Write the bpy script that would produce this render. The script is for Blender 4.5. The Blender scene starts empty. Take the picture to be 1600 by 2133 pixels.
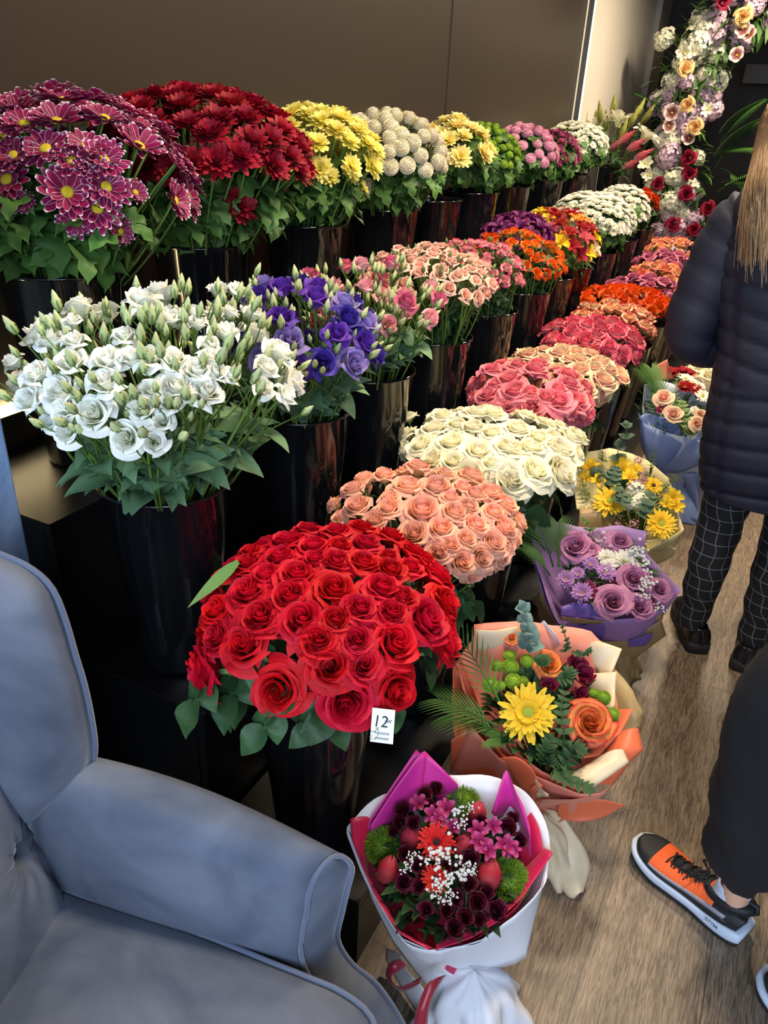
import bpy, math, random
from mathutils import Vector, Matrix, Quaternion
S = bpy.context.scene
PI = math.pi
V = Vector
# ------------------------------------------------------------------ camera
F_PX, CAM_H = 1600.0, 1.62
RW = ((0.88658482, 0.24934502, -0.38960804), (0.4606618, -0.39959569, 0.79253643), (0.04192932, -0.8821283, -0.4691392))
cd = bpy.data.cameras.new('camera'); cam = bpy.data.objects.new('camera', cd); S.collection.objects.link(cam)
M = Matrix(((RW[0][0], -RW[0][1], -RW[0][2], 0), (RW[1][0], -RW[1][1], -RW[1][2], 0), (RW[2][0], -RW[2][1], -RW[2][2], CAM_H), (0, 0, 0, 1)))
cam.matrix_world = M
cd.sensor_fit = 'VERTICAL'; cd.sensor_height = 24.0; cd.lens = F_PX / 2133 * 24; cd.clip_start = .02; cd.clip_end = 60
S.camera = cam
# ------------------------------------------------------------------ light
S.view_settings.view_transform = 'Standard'; S.view_settings.look = 'None'; S.view_settings.gamma = 1.0
S.view_settings.use_curve_mapping = False; S.view_settings.exposure = 0.12
w = bpy.data.worlds.new('room_light'); S.world = w; w.use_nodes = True
bgn = w.node_tree.nodes['Background']; bgn.inputs[0].default_value = (.85, .92, 1, 1); bgn.inputs[1].default_value = .2
def area(name, loc, target, sx, sy, power, color, spread=180):
    d = bpy.data.lights.new(name, 'AREA'); d.shape = 'RECTANGLE'; d.size = sx; d.size_y = sy; d.energy = power; d.color = color
    d.spread = math.radians(spread)
    o = bpy.data.objects.new(name, d); S.collection.objects.link(o); o.location = loc
    o.rotation_euler = (V(target) - V(loc)).to_track_quat('-Z', 'Y').to_euler()
    return o
area('shop_window_daylight', (0.3, -1.7, 1.9), (-.7, 1.2, .6), 3.2, 2.2, 135, (.62, .78, 1.0))
for (lx, ly, e) in ((-.25, 1.5, 30), (-.25, 2.9, 40), (-.25, 4.4, 40), (-.3, 6.0, 44)):
    area('ceiling_downlight', (lx, ly, 2.85), (lx - .35, ly, 1.0), .3, .3, e, (1.0, .83, .60), 150)

# ------------------------------------------------------------------ helpers
def link(o, parent=None):
    S.collection.objects.link(o)
    if parent is not None: o.parent = parent
    return o
def tag(o, label=None, cat=None, group=None, kind=None):
    if label: o['label'] = label
    if cat: o['category'] = cat
    if group: o['group'] = group
    if kind: o['kind'] = kind
    return o
def empty(name, loc=(0, 0, 0), rz=0, label=None, cat=None, group=None, parent=None):
    o = bpy.data.objects.new(name, None); link(o, parent); o.location = loc; o.rotation_euler[2] = rz; o.empty_display_size = .05
    return tag(o, label, cat, group)
def inst(name, mesh, parent=None, mat=None, loc=None):
    o = bpy.data.objects.new(name, mesh); link(o, parent)
    if mat is not None: o.matrix_basis = mat
    elif loc is not None: o.location = loc
    return o
class MB:
    """collects faces, then builds one mesh"""
    def __init__(s): s.v = []; s.f = []; s.uv = []; s.mi = []
    def grid(s, pts, uvs=None, mat=0, closed=False, flip=False):
        nr, nc = len(pts), len(pts[0]); b = len(s.v)
        for r in pts: s.v.extend(tuple(p) for p in r)
        for i in range(nr - 1):
            for j in range(nc if closed else nc - 1):
                k = (j + 1) % nc
                q = [b + i * nc + j, b + i * nc + k, b + (i + 1) * nc + k, b + (i + 1) * nc + j]
                if uvs is None: t = [(j / (nc - 1), i / (nr - 1)), ((j + 1) / (nc - 1), i / (nr - 1)), ((j + 1) / (nc - 1), (i + 1) / (nr - 1)), (j / (nc - 1), (i + 1) / (nr - 1))]
                else: t = [uvs[i][j], uvs[i][j + 1], uvs[i + 1][j + 1], uvs[i + 1][j]]
                if flip: q.reverse(); t.reverse()
                s.f.append(q); s.uv.append(t); s.mi.append(mat)
    def cap(s, ring, mat=0):
        b = len(s.v); s.v.extend(tuple(p) for p in ring); n = len(ring)
        s.f.append(list(range(b, b + n))); s.uv.append([(.5, .5)] * n); s.mi.append(mat)
    def box(s, lo, hi, mat=0):
        b = len(s.v); x0, y0, z0 = lo; x1, y1, z1 = hi
        s.v += [(x0, y0, z0), (x1, y0, z0), (x1, y1, z0), (x0, y1, z0), (x0, y0, z1), (x1, y0, z1), (x1, y1, z1), (x0, y1, z1)]
        for q in ((0, 3, 2, 1), (4, 5, 6, 7), (0, 1, 5, 4), (1, 2, 6, 5), (2, 3, 7, 6), (3, 0, 4, 7)):
            s.f.append([b + i for i in q]); s.uv.append([(0, 0), (1, 0), (1, 1), (0, 1)]); s.mi.append(mat)
    def tube(s, pts, rad, n=6, mat=0, caps=True):
        pts = [V(p) for p in pts]; rings = []; up = V((0, 0, 1))
        N = len(pts)
        for i, p in enumerate(pts):
            d = (pts[min(i + 1, N - 1)] - pts[max(i - 1, 0)]).normalized()
            a = d.cross(up if abs(d.z) < .95 else V((1, 0, 0))).normalized(); b = d.cross(a)
            if i and a.dot(pa) < 0: a = -a; b = -b
            pa = a
            r = rad(i / (N - 1)) if callable(rad) else rad
            rings.append([p + (a * math.cos(t) + b * math.sin(t)) * r for t in [2 * PI * k / n for k in range(n)]])
        s.grid(rings, mat=mat, closed=True)
        if caps: s.cap(rings[0][::-1], mat); s.cap(rings[-1], mat)
    def lathe(s, prof, n=24, mat=0, c=(0, 0, 0), sx=1, sy=1):
        rings = [[(c[0] + r * sx * math.cos(2 * PI * k / n), c[1] + r * sy * math.sin(2 * PI * k / n), c[2] + z) for k in range(n)] for r, z in prof]
        s.grid(rings, mat=mat, closed=True)
    def mesh(s, name, mats, smooth=True):
        m = bpy.data.meshes.new(name); m.from_pydata(s.v, [], s.f)
        ul = m.uv_layers.new(name='UVMap'); ul.data.foreach_set('uv', [c for t in s.uv for p in t for c in p])
        m.polygons.foreach_set('material_index', s.mi)
        if smooth: m.polygons.foreach_set('use_smooth', [True] * len(m.polygons))
        for x in (mats if isinstance(mats, (list, tuple)) else [mats]): m.materials.append(x)
        m.update(); return m
    def obj(s, name, mats, parent=None, smooth=True, weld=False):
        m = s.mesh(name, mats, smooth)
        if weld:
            import bmesh
            bm = bmesh.new(); bm.from_mesh(m); bmesh.ops.remove_doubles(bm, verts=bm.verts, dist=1e-5); bm.to_mesh(m); bm.free()
        return link(bpy.data.objects.new(name, m), parent)
def solid(o, t, off=0):
    m = o.modifiers.new('thickness', 'SOLIDIFY'); m.thickness = t; m.offset = off; return o
def bevel(o, wd, n=2):
    m = o.modifiers.new('bevel', 'BEVEL'); m.width = wd; m.segments = n; m.limit_method = 'ANGLE'; return o
def subd(o, n=1):
    m = o.modifiers.new('subd', 'SUBSURF'); m.levels = n; m.render_levels = n; return o
def lerp(a, b, t): return a + (b - a) * t
def sm(t): t = max(0, min(1, t)); return t * t * (3 - 2 * t)
def catmull(P, n=6, closed=False):
    P = [V(p) for p in P]; out = []; N = len(P)
    for i in range(N if closed else N - 1):
        p0 = P[(i - 1) % N] if closed or i else P[0]; p1 = P[i]; p2 = P[(i + 1) % N]; p3 = P[(i + 2) % N] if closed or i + 2 < N else P[-1]
        for k in range(n):
            t = k / n
            out.append(.5 * ((2 * p1) + (p2 - p0) * t + (2 * p0 - 5 * p1 + 4 * p2 - p3) * t * t + (3 * p1 - p0 - 3 * p2 + p3) * t ** 3))
    if not closed: out.append(P[-1])
    return out
def ray(px, py):
    c = (px - 800, py - 1066.5, F_PX); return V(tuple(sum(RW[i][k] * c[k] for k in range(3)) for i in range(3)))
CAMP = V((0, 0, CAM_H))
def at_z(px, py, z): r = ray(px, py); return CAMP + r * ((z - CAM_H) / r.z)
def at_y(px, py, y): r = ray(px, py); return CAMP + r * (y / r.y)
def at_plane(px, py, C, N): r = ray(px, py); return CAMP + r * ((C - CAMP).dot(N) / r.dot(N))

# ------------------------------------------------------------------ materials
def lin(c): return tuple(((x / 255) / 12.92 if x / 255 <= .04045 else ((x / 255 + .055) / 1.055) ** 2.4) for x in c)
def newmat(name):
    m = bpy.data.materials.new(name); m.use_nodes = True; nt = m.node_tree; return m, nt, nt.nodes['Principled BSDF']
def plain(name, c, rough=.5, metal=0, coat=0, sheen=0, spec=.5, bump=0, bscale=200, var=0):
    m, nt, p = newmat(name); L = nt.links; c = lin(c)
    p.inputs['Base Color'].default_value = (*c, 1); p.inputs['Roughness'].default_value = rough; p.inputs['Metallic'].default_value = metal
    p.inputs['Coat Weight'].default_value = coat; p.inputs['Sheen Weight'].default_value = sheen; p.inputs['Specular IOR Level'].default_value = spec
    if bump:
        t = nt.nodes.new('ShaderNodeTexNoise'); t.inputs['Scale'].default_value = bscale; t.inputs['Detail'].default_value = 4
        tc = nt.nodes.new('ShaderNodeTexCoord'); L.new(tc.outputs['Object'], t.inputs['Vector'])
        b = nt.nodes.new('ShaderNodeBump'); b.inputs['Strength'].default_value = bump; b.inputs['Distance'].default_value = .002
        L.new(t.outputs['Fac'], b.inputs['Height']); L.new(b.outputs['Normal'], p.inputs['Normal'])
    if var:
        t = nt.nodes.new('ShaderNodeTexNoise'); t.inputs['Scale'].default_value = 6; t.inputs['Detail'].default_value = 5
        tc = nt.nodes.new('ShaderNodeTexCoord'); L.new(tc.outputs['Object'], t.inputs['Vector'])
        r = nt.nodes.new('ShaderNodeValToRGB'); r.color_ramp.elements[0].position = .35; r.color_ramp.elements[1].position = .65
        r.color_ramp.elements[0].color = (*[x * (1 - var) for x in c], 1); r.color_ramp.elements[1].color = (*[min(1, x * (1 + var)) for x in c], 1)
        L.new(t.outputs['Fac'], r.inputs['Fac']); L.new(r.outputs['Color'], p.inputs['Base Color'])
    return m
def petal(name, stops, edge=False, hv=.006, vv=.22, trans=.28, rough=.55, veins=0, sheen=0):
    """petal colour runs along the petal (uv.y), optionally also towards its side edges; each flower varies a little"""
    m, nt, p = newmat(name); N, L = nt.nodes, nt.links
    tc = N.new('ShaderNodeUVMap'); tc.uv_map = 'UVMap'; sp = N.new('ShaderNodeSeparateXYZ'); L.new(tc.outputs[0], sp.inputs[0])
    fac = sp.outputs['Y']
    if edge:
        a = N.new('ShaderNodeMath'); a.operation = 'MULTIPLY_ADD'; a.inputs[1].default_value = 2; a.inputs[2].default_value = -1; L.new(sp.outputs['X'], a.inputs[0])
        b = N.new('ShaderNodeMath'); b.operation = 'ABSOLUTE'; L.new(a.outputs[0], b.inputs[0])
        c = N.new('ShaderNodeMath'); c.operation = 'MAXIMUM'; L.new(b.outputs[0], c.inputs[0]); L.new(fac, c.inputs[1]); fac = c.outputs[0]
    no = N.new('ShaderNodeTexNoise'); no.inputs['Scale'].default_value = 60; no.inputs['Detail'].default_value = 3
    oc = N.new('ShaderNodeTexCoord'); L.new(oc.outputs['Object'], no.inputs['Vector'])
    j = N.new('ShaderNodeMath'); j.operation = 'MULTIPLY_ADD'; j.inputs[1].default_value = .2; j.inputs[2].default_value = -.08; L.new(no.outputs['Fac'], j.inputs[0])
    s2 = N.new('ShaderNodeMath'); s2.operation = 'ADD'; L.new(fac, s2.inputs[0]); L.new(j.outputs[0], s2.inputs[1])
    r = N.new('ShaderNodeValToRGB'); els = r.color_ramp.elements
    while len(els) < len(stops): els.new(.5)
    for e, (pos, c) in zip(els, stops): e.position = pos; e.color = (*lin(c), 1)
    L.new(s2.outputs[0], r.inputs['Fac'])
    oi = N.new('ShaderNodeObjectInfo'); hs = N.new('ShaderNodeHueSaturation')
    mh = N.new('ShaderNodeMapRange'); mh.inputs[3].default_value = .5 - hv; mh.inputs[4].default_value = .5 + hv; L.new(oi.outputs['Random'], mh.inputs[0]); L.new(mh.outputs[0], hs.inputs['Hue'])
    m7 = N.new('ShaderNodeMath'); m7.operation = 'MULTIPLY'; m7.inputs[1].default_value = 7.31; L.new(oi.outputs['Random'], m7.inputs[0])
    m8 = N.new('ShaderNodeMath'); m8.operation = 'FRACT'; L.new(m7.outputs[0], m8.inputs[0])
    mv = N.new('ShaderNodeMapRange'); mv.inputs[3].default_value = 1 - vv; mv.inputs[4].default_value = 1 + vv * .5; L.new(m8.outputs[0], mv.inputs[0]); L.new(mv.outputs[0], hs.inputs['Value'])
    L.new(r.outputs[0], hs.inputs['Color']); L.new(hs.outputs[0], p.inputs['Base Color'])
    p.inputs['Roughness'].default_value = rough; p.inputs['Specular IOR Level'].default_value = .3; p.inputs['Sheen Weight'].default_value = sheen
    bu = N.new('ShaderNodeBump'); bu.inputs['Strength'].default_value = .35; bu.inputs['Distance'].default_value = .002
    wv = N.new('ShaderNodeTexNoise'); mp = N.new('ShaderNodeMapping'); mp.inputs['Scale'].default_value = (28, 2.5, 1); L.new(tc.outputs[0], mp.inputs[0]); L.new(mp.outputs[0], wv.inputs['Vector']); wv.inputs['Scale'].default_value = 1.0
    L.new(wv.outputs['Fac'], bu.inputs['Height']); L.new(bu.outputs[0], p.inputs['Normal'])
    if trans:
        tr = N.new('ShaderNodeBsdfTranslucent'); L.new(hs.outputs[0], tr.inputs[0]); mx = N.new('ShaderNodeMixShader'); mx.inputs[0].default_value = trans
        L.new(p.outputs[0], mx.inputs[1]); L.new(tr.outputs[0], mx.inputs[2]); L.new(mx.outputs[0], N['Material Output'].inputs[0])
    return m
G_ROSE = petal('rose_leaf_green', [(0, (46, 74, 42)), (1, (64, 98, 56))], vv=.35, rough=.42, trans=.12)
G_CHRY = petal('chrysanthemum_leaf_green', [(0, (58, 92, 42)), (1, (84, 122, 56))], vv=.4, rough=.5, trans=.15)
G_LIS = petal('lisianthus_leaf_green', [(0, (80, 112, 78)), (1, (104, 138, 98))], vv=.3, rough=.6, trans=.1)
G_STEM = petal('stem_green', [(0, (70, 98, 38)), (1, (96, 130, 54))], vv=.3, trans=0)
G_BUD = petal('green_bud', [(0, (128, 158, 74)), (.5, (196, 208, 140)), (1, (226, 224, 176))], vv=.15, trans=.15)
G_SEP = petal('sepal_green', [(0, (92, 118, 62)), (1, (126, 146, 92))], trans=.1)
G_PALE = petal('pale_leaf_green', [(0, (110, 150, 70)), (1, (150, 180, 100))], trans=.15)
G_PALM = petal('palm_green', [(0, (60, 100, 44)), (1, (82, 124, 54))], vv=.2, trans=.1)
G_EUC = petal('eucalyptus_blue_green', [(0, (84, 112, 106)), (1, (120, 150, 146))], vv=.2, trans=.05)
YEL_C = plain('yellow_flower_center', (214, 186, 30), .8, bump=.8, bscale=900)
GRN_C = plain('green_flower_center', (150, 160, 50), .8, bump=.8, bscale=900)
DRK_C = plain('dark_flower_center', (50, 18, 16), .8, bump=.8, bscale=900)

# ------------------------------------------------------------------ flower meshes
def rose_mesh(name, mat, R=.043, H=.05, n=32, seed=1, opn=.5, ruff=.03, loose=1.0):
    rnd = random.Random(seed); mb = MB()
    for i in range(n):
        t = i / (n - 1); rp = R * (.06 + .70 * t ** .9) * (1 + rnd.uniform(-.04, .04))
        span = lerp(1.7, .86, t); th = i * 2.4 + rnd.uniform(-.25, .25)
        h = H * (.90 + .42 * t - .56 * t * t) * (1 + rnd.uniform(-.04, .05)); zb = H * .12 * (1 - t)
        fl = lerp(.02, .55 * opn + .16, t) * loose; curl = H * lerp(.02, .34, max(0, (t - .25) / .75)) * (.6 + opn)
        ph = rnd.uniform(0, 6); rows = []
        nu, nv = (10, 7) if t > .4 else (8, 6)
        for b in range(nv):
            v = b / (nv - 1); row = []
            for a in range(nu):
                u = a / (nu - 1) * 2 - 1
                ang = th + u * span * (.45 + .55 * sm(v * 1.6))
                r = rp * (.30 + .70 * math.sin(min(1, v * 1.25) * PI / 2) ** .9)
                f = max(0, (v - .55) / .45)
                r += rp * fl * f * f * (1 + .15 * abs(u)) + R * .05 * u
                r += R * .045 * u * v; r *= 1 + ruff * math.sin(3.1 * u + ph) * v
                tip = 1 - .22 * abs(u) ** 2.2 * v + (.05 * (1 - abs(u)) * f if t > .4 else 0)
                z = zb + (h - zb) * v ** .9 * tip - curl * f * f * (1 - .3 * math.cos(u * 2.2 + ph)) + H * ruff * 1.2 * math.sin(5 * u + ph * 2) * f
                row.append((r * math.cos(ang), r * math.sin(ang), z))
            rows.append(row)
        mb.grid(rows)
    return mb.mesh(name, [mat])
def strap(mb, ang, r0, L, W, elev, curve, z0=0, cup=.25, mat=0, pointed=.5, nu=3, nv=5, twist=0):
    ca, sa = math.cos(ang), math.sin(ang); rows = []
    x, z, e = r0, z0, elev; st = L / (nv - 1)
    for b in range(nv):
        v = b / (nv - 1); wd = W * (.38 + .62 * math.sin(min(1, v * 1.35 + .1) * PI / 2)) * (1 if v < .6 else math.sqrt(max(0, 1 - ((v - .6) / .4) ** 2 * (.72 + .28 * pointed))))
        row = []
        for a in range(nu):
            u = a / (nu - 1) * 2 - 1
            y = u * wd; cz = cup * wd * u * u
            px = x - math.sin(e) * cz; pz = z + math.cos(e) * cz + twist * u * wd
            row.append((px * ca - y * sa, px * sa + y * ca, pz))
        rows.append(row); x += math.cos(e) * st; z += math.sin(e) * st; e += curve / (nv - 1)
    mb.grid(rows, mat=mat)
def disc(mb, r, h, mat, z=0, n=12):
    mb.lathe([(r, z), (r * .85, z + h * .6), (r * .5, z + h), (0.0001, z + h * .9)], n, mat)
def daisy_mesh(name, mats, R, layers, cr, ch, seed=1, W=.2):
    rnd = random.Random(seed); mb = MB()
    for li, (n, Lf, elev, curve) in enumerate(layers):
        for i in range(n):
            L = R * Lf * rnd.uniform(.88, 1.06)
            strap(mb, 2 * PI * i / n + li * .37 + rnd.uniform(-.09, .09), cr * .6, L - cr * .5, R * W * rnd.uniform(.85, 1.1), elev + rnd.uniform(-.14, .14), curve + rnd.uniform(-.15, .15), z0=li * R * .03, twist=rnd.uniform(-.25, .25))
    if cr: disc(mb, cr, ch, 1, z=R * .01 * len(layers))
    return mb.mesh(name, mats)
def pompon_mesh(name, mat, r, n=130, pl=.3, flat=.85, seed=1, wd=.16):
    rnd = random.Random(seed); mb = MB()
    mb.lathe([(.0001, -r * .8 * flat)] + [(r * .86 * math.cos(a), r * .86 * flat * math.sin(a)) for a in [PI * (k / 6 - .5) for k in range(1, 6)]] + [(.0001, r * .86 * flat)], 10)
    for i in range(n):
        z = 1 - 1.75 * (i + .5) / n; q = math.sqrt(max(0, 1 - z * z)); a = i * 2.39996
        d = V((q * math.cos(a), q * math.sin(a), z)); s = V((-math.sin(a), math.cos(a), 0)); t = d.cross(s)
        c = V((d.x * r * .8, d.y * r * .8, d.z * r * .8 * flat)); w = r * wd
        tip = c + d * r * pl - t * r * .12 * (1 if z < .7 else 0)
        mb.grid([[c - s * w * .7, c - t * w * .3, c + s * w * .7], [lerp(c, tip, .7) - s * w, lerp(c, tip, .6) - t * w * .5, lerp(c, tip, .7) + s * w], [tip - s * w * .3, tip + t * w * .2, tip + s * w * .3]])
    return mb.mesh(name, [mat])
def cup_mesh(name, mat, R, H, n, seed, ruff=.08, fl=.35, taper=.2):
    """open ruffled cup such as lisianthus"""
    rnd = random.Random(seed); mb = MB()
    for i in range(n):
        t = i / (n - 1); rp = R * lerp(.34, .72, t); th = i * 2.4; ph = rnd.uniform(0, 6); rows = []; span = lerp(1.35, .9, t)
        for b in range(7):
            v = b / 6; row = []; f = max(0, (v - .5) / .5)
            for a in range(8):
                u = a / 7 * 2 - 1; ang = th + u * span * (.5 + .5 * sm(v * 1.4))
                r = rp * (taper + (1 - taper) * v ** .6) + rp * fl * f * f * (.5 + t) + R * ruff * math.sin(4.5 * u + ph) * f
                z = H * (v * (1 - .2 * u * u * v) - .12 * f * f * t) * lerp(1.0, .92, t) + H * ruff * .6 * math.sin(6 * u + ph) * f
                row.append((r * math.cos(ang), r * math.sin(ang), z))
            rows.append(row)
        mb.grid(rows)
    return mb.mesh(name, [mat])
def bud_mesh(name, mats, L=.042, r=.0095):
    mb = MB(); pr = [(.0001, 0), (r * .75, L * .08), (r, L * .3), (r * .95, L * .5), (r * .6, L * .75), (r * .3, L * .9), (.0001, L)]
    rings = [[(q * math.cos(2 * PI * k / 8 + z * 60), q * math.sin(2 * PI * k / 8 + z * 60), z) for k in range(8)] for q, z in pr]
    mb.grid(rings, closed=True)
    for k in range(5): strap(mb, 2 * PI * k / 5, r * .6, L * .55, r * .22, 1.25, .35, mat=1, nv=4)
    return mb.mesh(name, mats)
def sepal_mesh(name, mat, r, L=.03, n=5, droop=-1.2):
    mb = MB()
    mb.lathe([(.002, -r * .55), (r * .35, -r * .4), (r * .5, -r * .05), (r * .4, r * .12)], 8)
    for k in range(n): strap(mb, 2 * PI * k / n + .3, r * .35, L, L * .14, -.1, droop * (1 if k % 2 else -.5), z0=-r * .05, nv=5)
    return mb.mesh(name, [mat])
def funnel_mesh(name, mats, R, H, seed, n=6):
    """alstroemeria / lily like open funnel"""
    rnd = random.Random(seed); mb = MB()
    for i in range(n):
        inner = i % 2
        strap(mb, 2 * PI * i / n + rnd.uniform(-.1, .1), R * .06, H * 1.15, R * (.22 if inner else .36), 1.25, -1.5 - .5 * inner + rnd.uniform(-.2, .2), cup=.5, mat=1 if inner else 0, nv=6, nu=5, pointed=.6)
    for k in range(5): a = k * 1.26; mb.tube([(0, 0, H * .1), (R * .12 * math.cos(a), R * .12 * math.sin(a), H * .5), (R * .25 * math.cos(a), R * .25 * math.sin(a), H * .8)], R * .02, 4, 0)
    return mb.mesh(name, mats)
def stem_mesh(name, mat, r=.0025, bow=.02, top=1.0):
    mb = MB(); mb.tube([(bow * math.sin(PI * t), 0, t) for t in [k / 6 for k in range(7)]], lambda t: r * lerp(1.25, top, t), 6, caps=False); return mb.mesh(name, [mat])
def leaf(mb, base, dr, L, W, droop=.8, fold=.25, lobes=0, roll=0, nu=5, mat=0, up=(0, 0, 1), wig=0):
    nv = 16 if lobes else 8
    d = V(dr).normalized(); up = V(up); side = d.cross(up).normalized() if abs(d.dot(up)) < .97 else V((1, 0, 0)); n = side.cross(d)
    if roll: q = Quaternion(d, roll); side = q @ side; n = q @ n
    p = V(base); rows = []
    for b in range(nv):
        v = b / (nv - 1); wd = W * .58 * math.sin(PI * min(1, (v * .95 + .04)) ** .72) ** .85 * (1 - .38 * v * v)
        if lobes: wd *= .38 + .8 * abs(math.sin(PI * lobes * v + .4)) ** .7
        rows.append([p + side * (wd * (a / (nu - 1) * 2 - 1)) + n * (fold * wd * abs(a / (nu - 1) * 2 - 1) + wig * wd * math.sin(v * 9 + a)) for a in range(nu)])
        st = L / (nv - 1); q = Quaternion(side, -droop / (nv - 1)); d = q @ d; n = q @ n; p = p + d * st
    mb.grid(rows, mat=mat)
def foliage_mesh(name, mat, kind, seed):
    """a length of stem foliage, about 0.18 m tall, growing around the z axis"""
    rnd = random.Random(seed); mb = MB()
    if kind == 'chry':
        for i in range(4):
            a = i * 2.2 + rnd.uniform(-.4, .4); e = rnd.uniform(-.1, .7)
            leaf(mb, (.003 * math.cos(a), .003 * math.sin(a), .02 + .03 * i), (math.cos(a), math.sin(a), e), rnd.uniform(.075, .12), rnd.uniform(.045, .065), droop=rnd.uniform(.4, 1.5), lobes=3, fold=.2, roll=rnd.uniform(-.5, .5), wig=.2)
    elif kind == 'lis':
        for i in range(4):
            a = (i // 2) * 1.5 + (i % 2) * PI + rnd.uniform(-.3, .3)
            leaf(mb, (0, 0, .015 + .05 * (i // 2)), (math.cos(a), math.sin(a), rnd.uniform(.6, 1.6)), rnd.uniform(.075, .115), rnd.uniform(.036, .054), droop=rnd.uniform(.2, 1.1), fold=.3, roll=rnd.uniform(-.4, .4), wig=.1)
    elif kind == 'rose':
        for i in range(2):
            a = i * 2.6 + rnd.uniform(-.5, .5); c, s_ = math.cos(a), math.sin(a); b = V((c * .03, s_ * .03, .05 + .03 * i))
            mb.tube([(0, 0, .02 + .03 * i), b, b + V((c * .03, s_ * .03, 0))], .001, 4)
            leaf(mb, b + V((c * .025, s_ * .025, 0)), (c, s_, .1), .055, .038, droop=.9, fold=.2, wig=.15)
            leaf(mb, b, (c - s_, s_ + c, .1), .045, .032, droop=.9, fold=.2, wig=.15); leaf(mb, b, (c + s_, s_ - c, .1), .045, .032, droop=.9, fold=.2, wig=.15)
    elif kind == 'small':
        for i in range(9):
            a = i * 2.4 + rnd.uniform(-.4, .4)
            leaf(mb, (0, 0, .01 + .014 * i), (math.cos(a), math.sin(a), rnd.uniform(0, .8)), rnd.uniform(.035, .05), rnd.uniform(.016, .024), droop=rnd.uniform(.4, 1.4), fold=.2, roll=rnd.uniform(-.5, .5))
    elif kind == 'strap':
        for i in range(8):
            a = i * 2.4 + rnd.uniform(-.4, .4)
            leaf(mb, (0, 0, .02 + .014 * i), (math.cos(a), math.sin(a), rnd.uniform(.2, 1)), rnd.uniform(.05, .09), .014, droop=rnd.uniform(.4, 1.6), fold=.3)
    return mb.mesh(name, [mat])
STEM = stem_mesh('stem', G_STEM); STEM2 = stem_mesh('stem', G_STEM, .0018, .04)
FOL = {k: [foliage_mesh('leaves', m, k, s) for s in range(4)] for k, m in (('chry', G_CHRY), ('lis', G_LIS), ('rose', G_ROSE), ('small', G_ROSE), ('strap', G_PALE))}
SEP = sepal_mesh('sepals', G_SEP, .022); SEPS = sepal_mesh('sepals', G_SEP, .012, .018)
def aim(p, axis, spin, s):
    return Matrix.Translation(p) @ V(axis).to_track_quat('Z', 'Y').to_matrix().to_4x4() @ Matrix.Rotation(spin, 4, 'Z') @ Matrix.Diagonal((s, s, s, 1))
def segm(a, b, spin=0, sxy=1):
    d = V(b) - V(a); return Matrix.Translation(a) @ d.to_track_quat('Z', 'Y').to_matrix().to_4x4() @ Matrix.Rotation(spin, 4, 'Z') @ Matrix.Diagonal((sxy, sxy, d.length, 1))

def text(name, body, size, mat, parent, shear=0):
    f = bpy.data.curves.new(name, 'FONT'); f.body = body; f.size = size; f.extrude = .0003; f.align_x = 'CENTER'; f.shear = shear
    tmp = bpy.data.objects.new(name, f); S.collection.objects.link(tmp); bpy.context.view_layer.update()
    me = bpy.data.meshes.new_from_object(tmp.evaluated_get(bpy.context.evaluated_depsgraph_get())); bpy.data.objects.remove(tmp)
    me.materials.clear(); me.materials.append(mat); return link(bpy.data.objects.new(name, me), parent)
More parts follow.
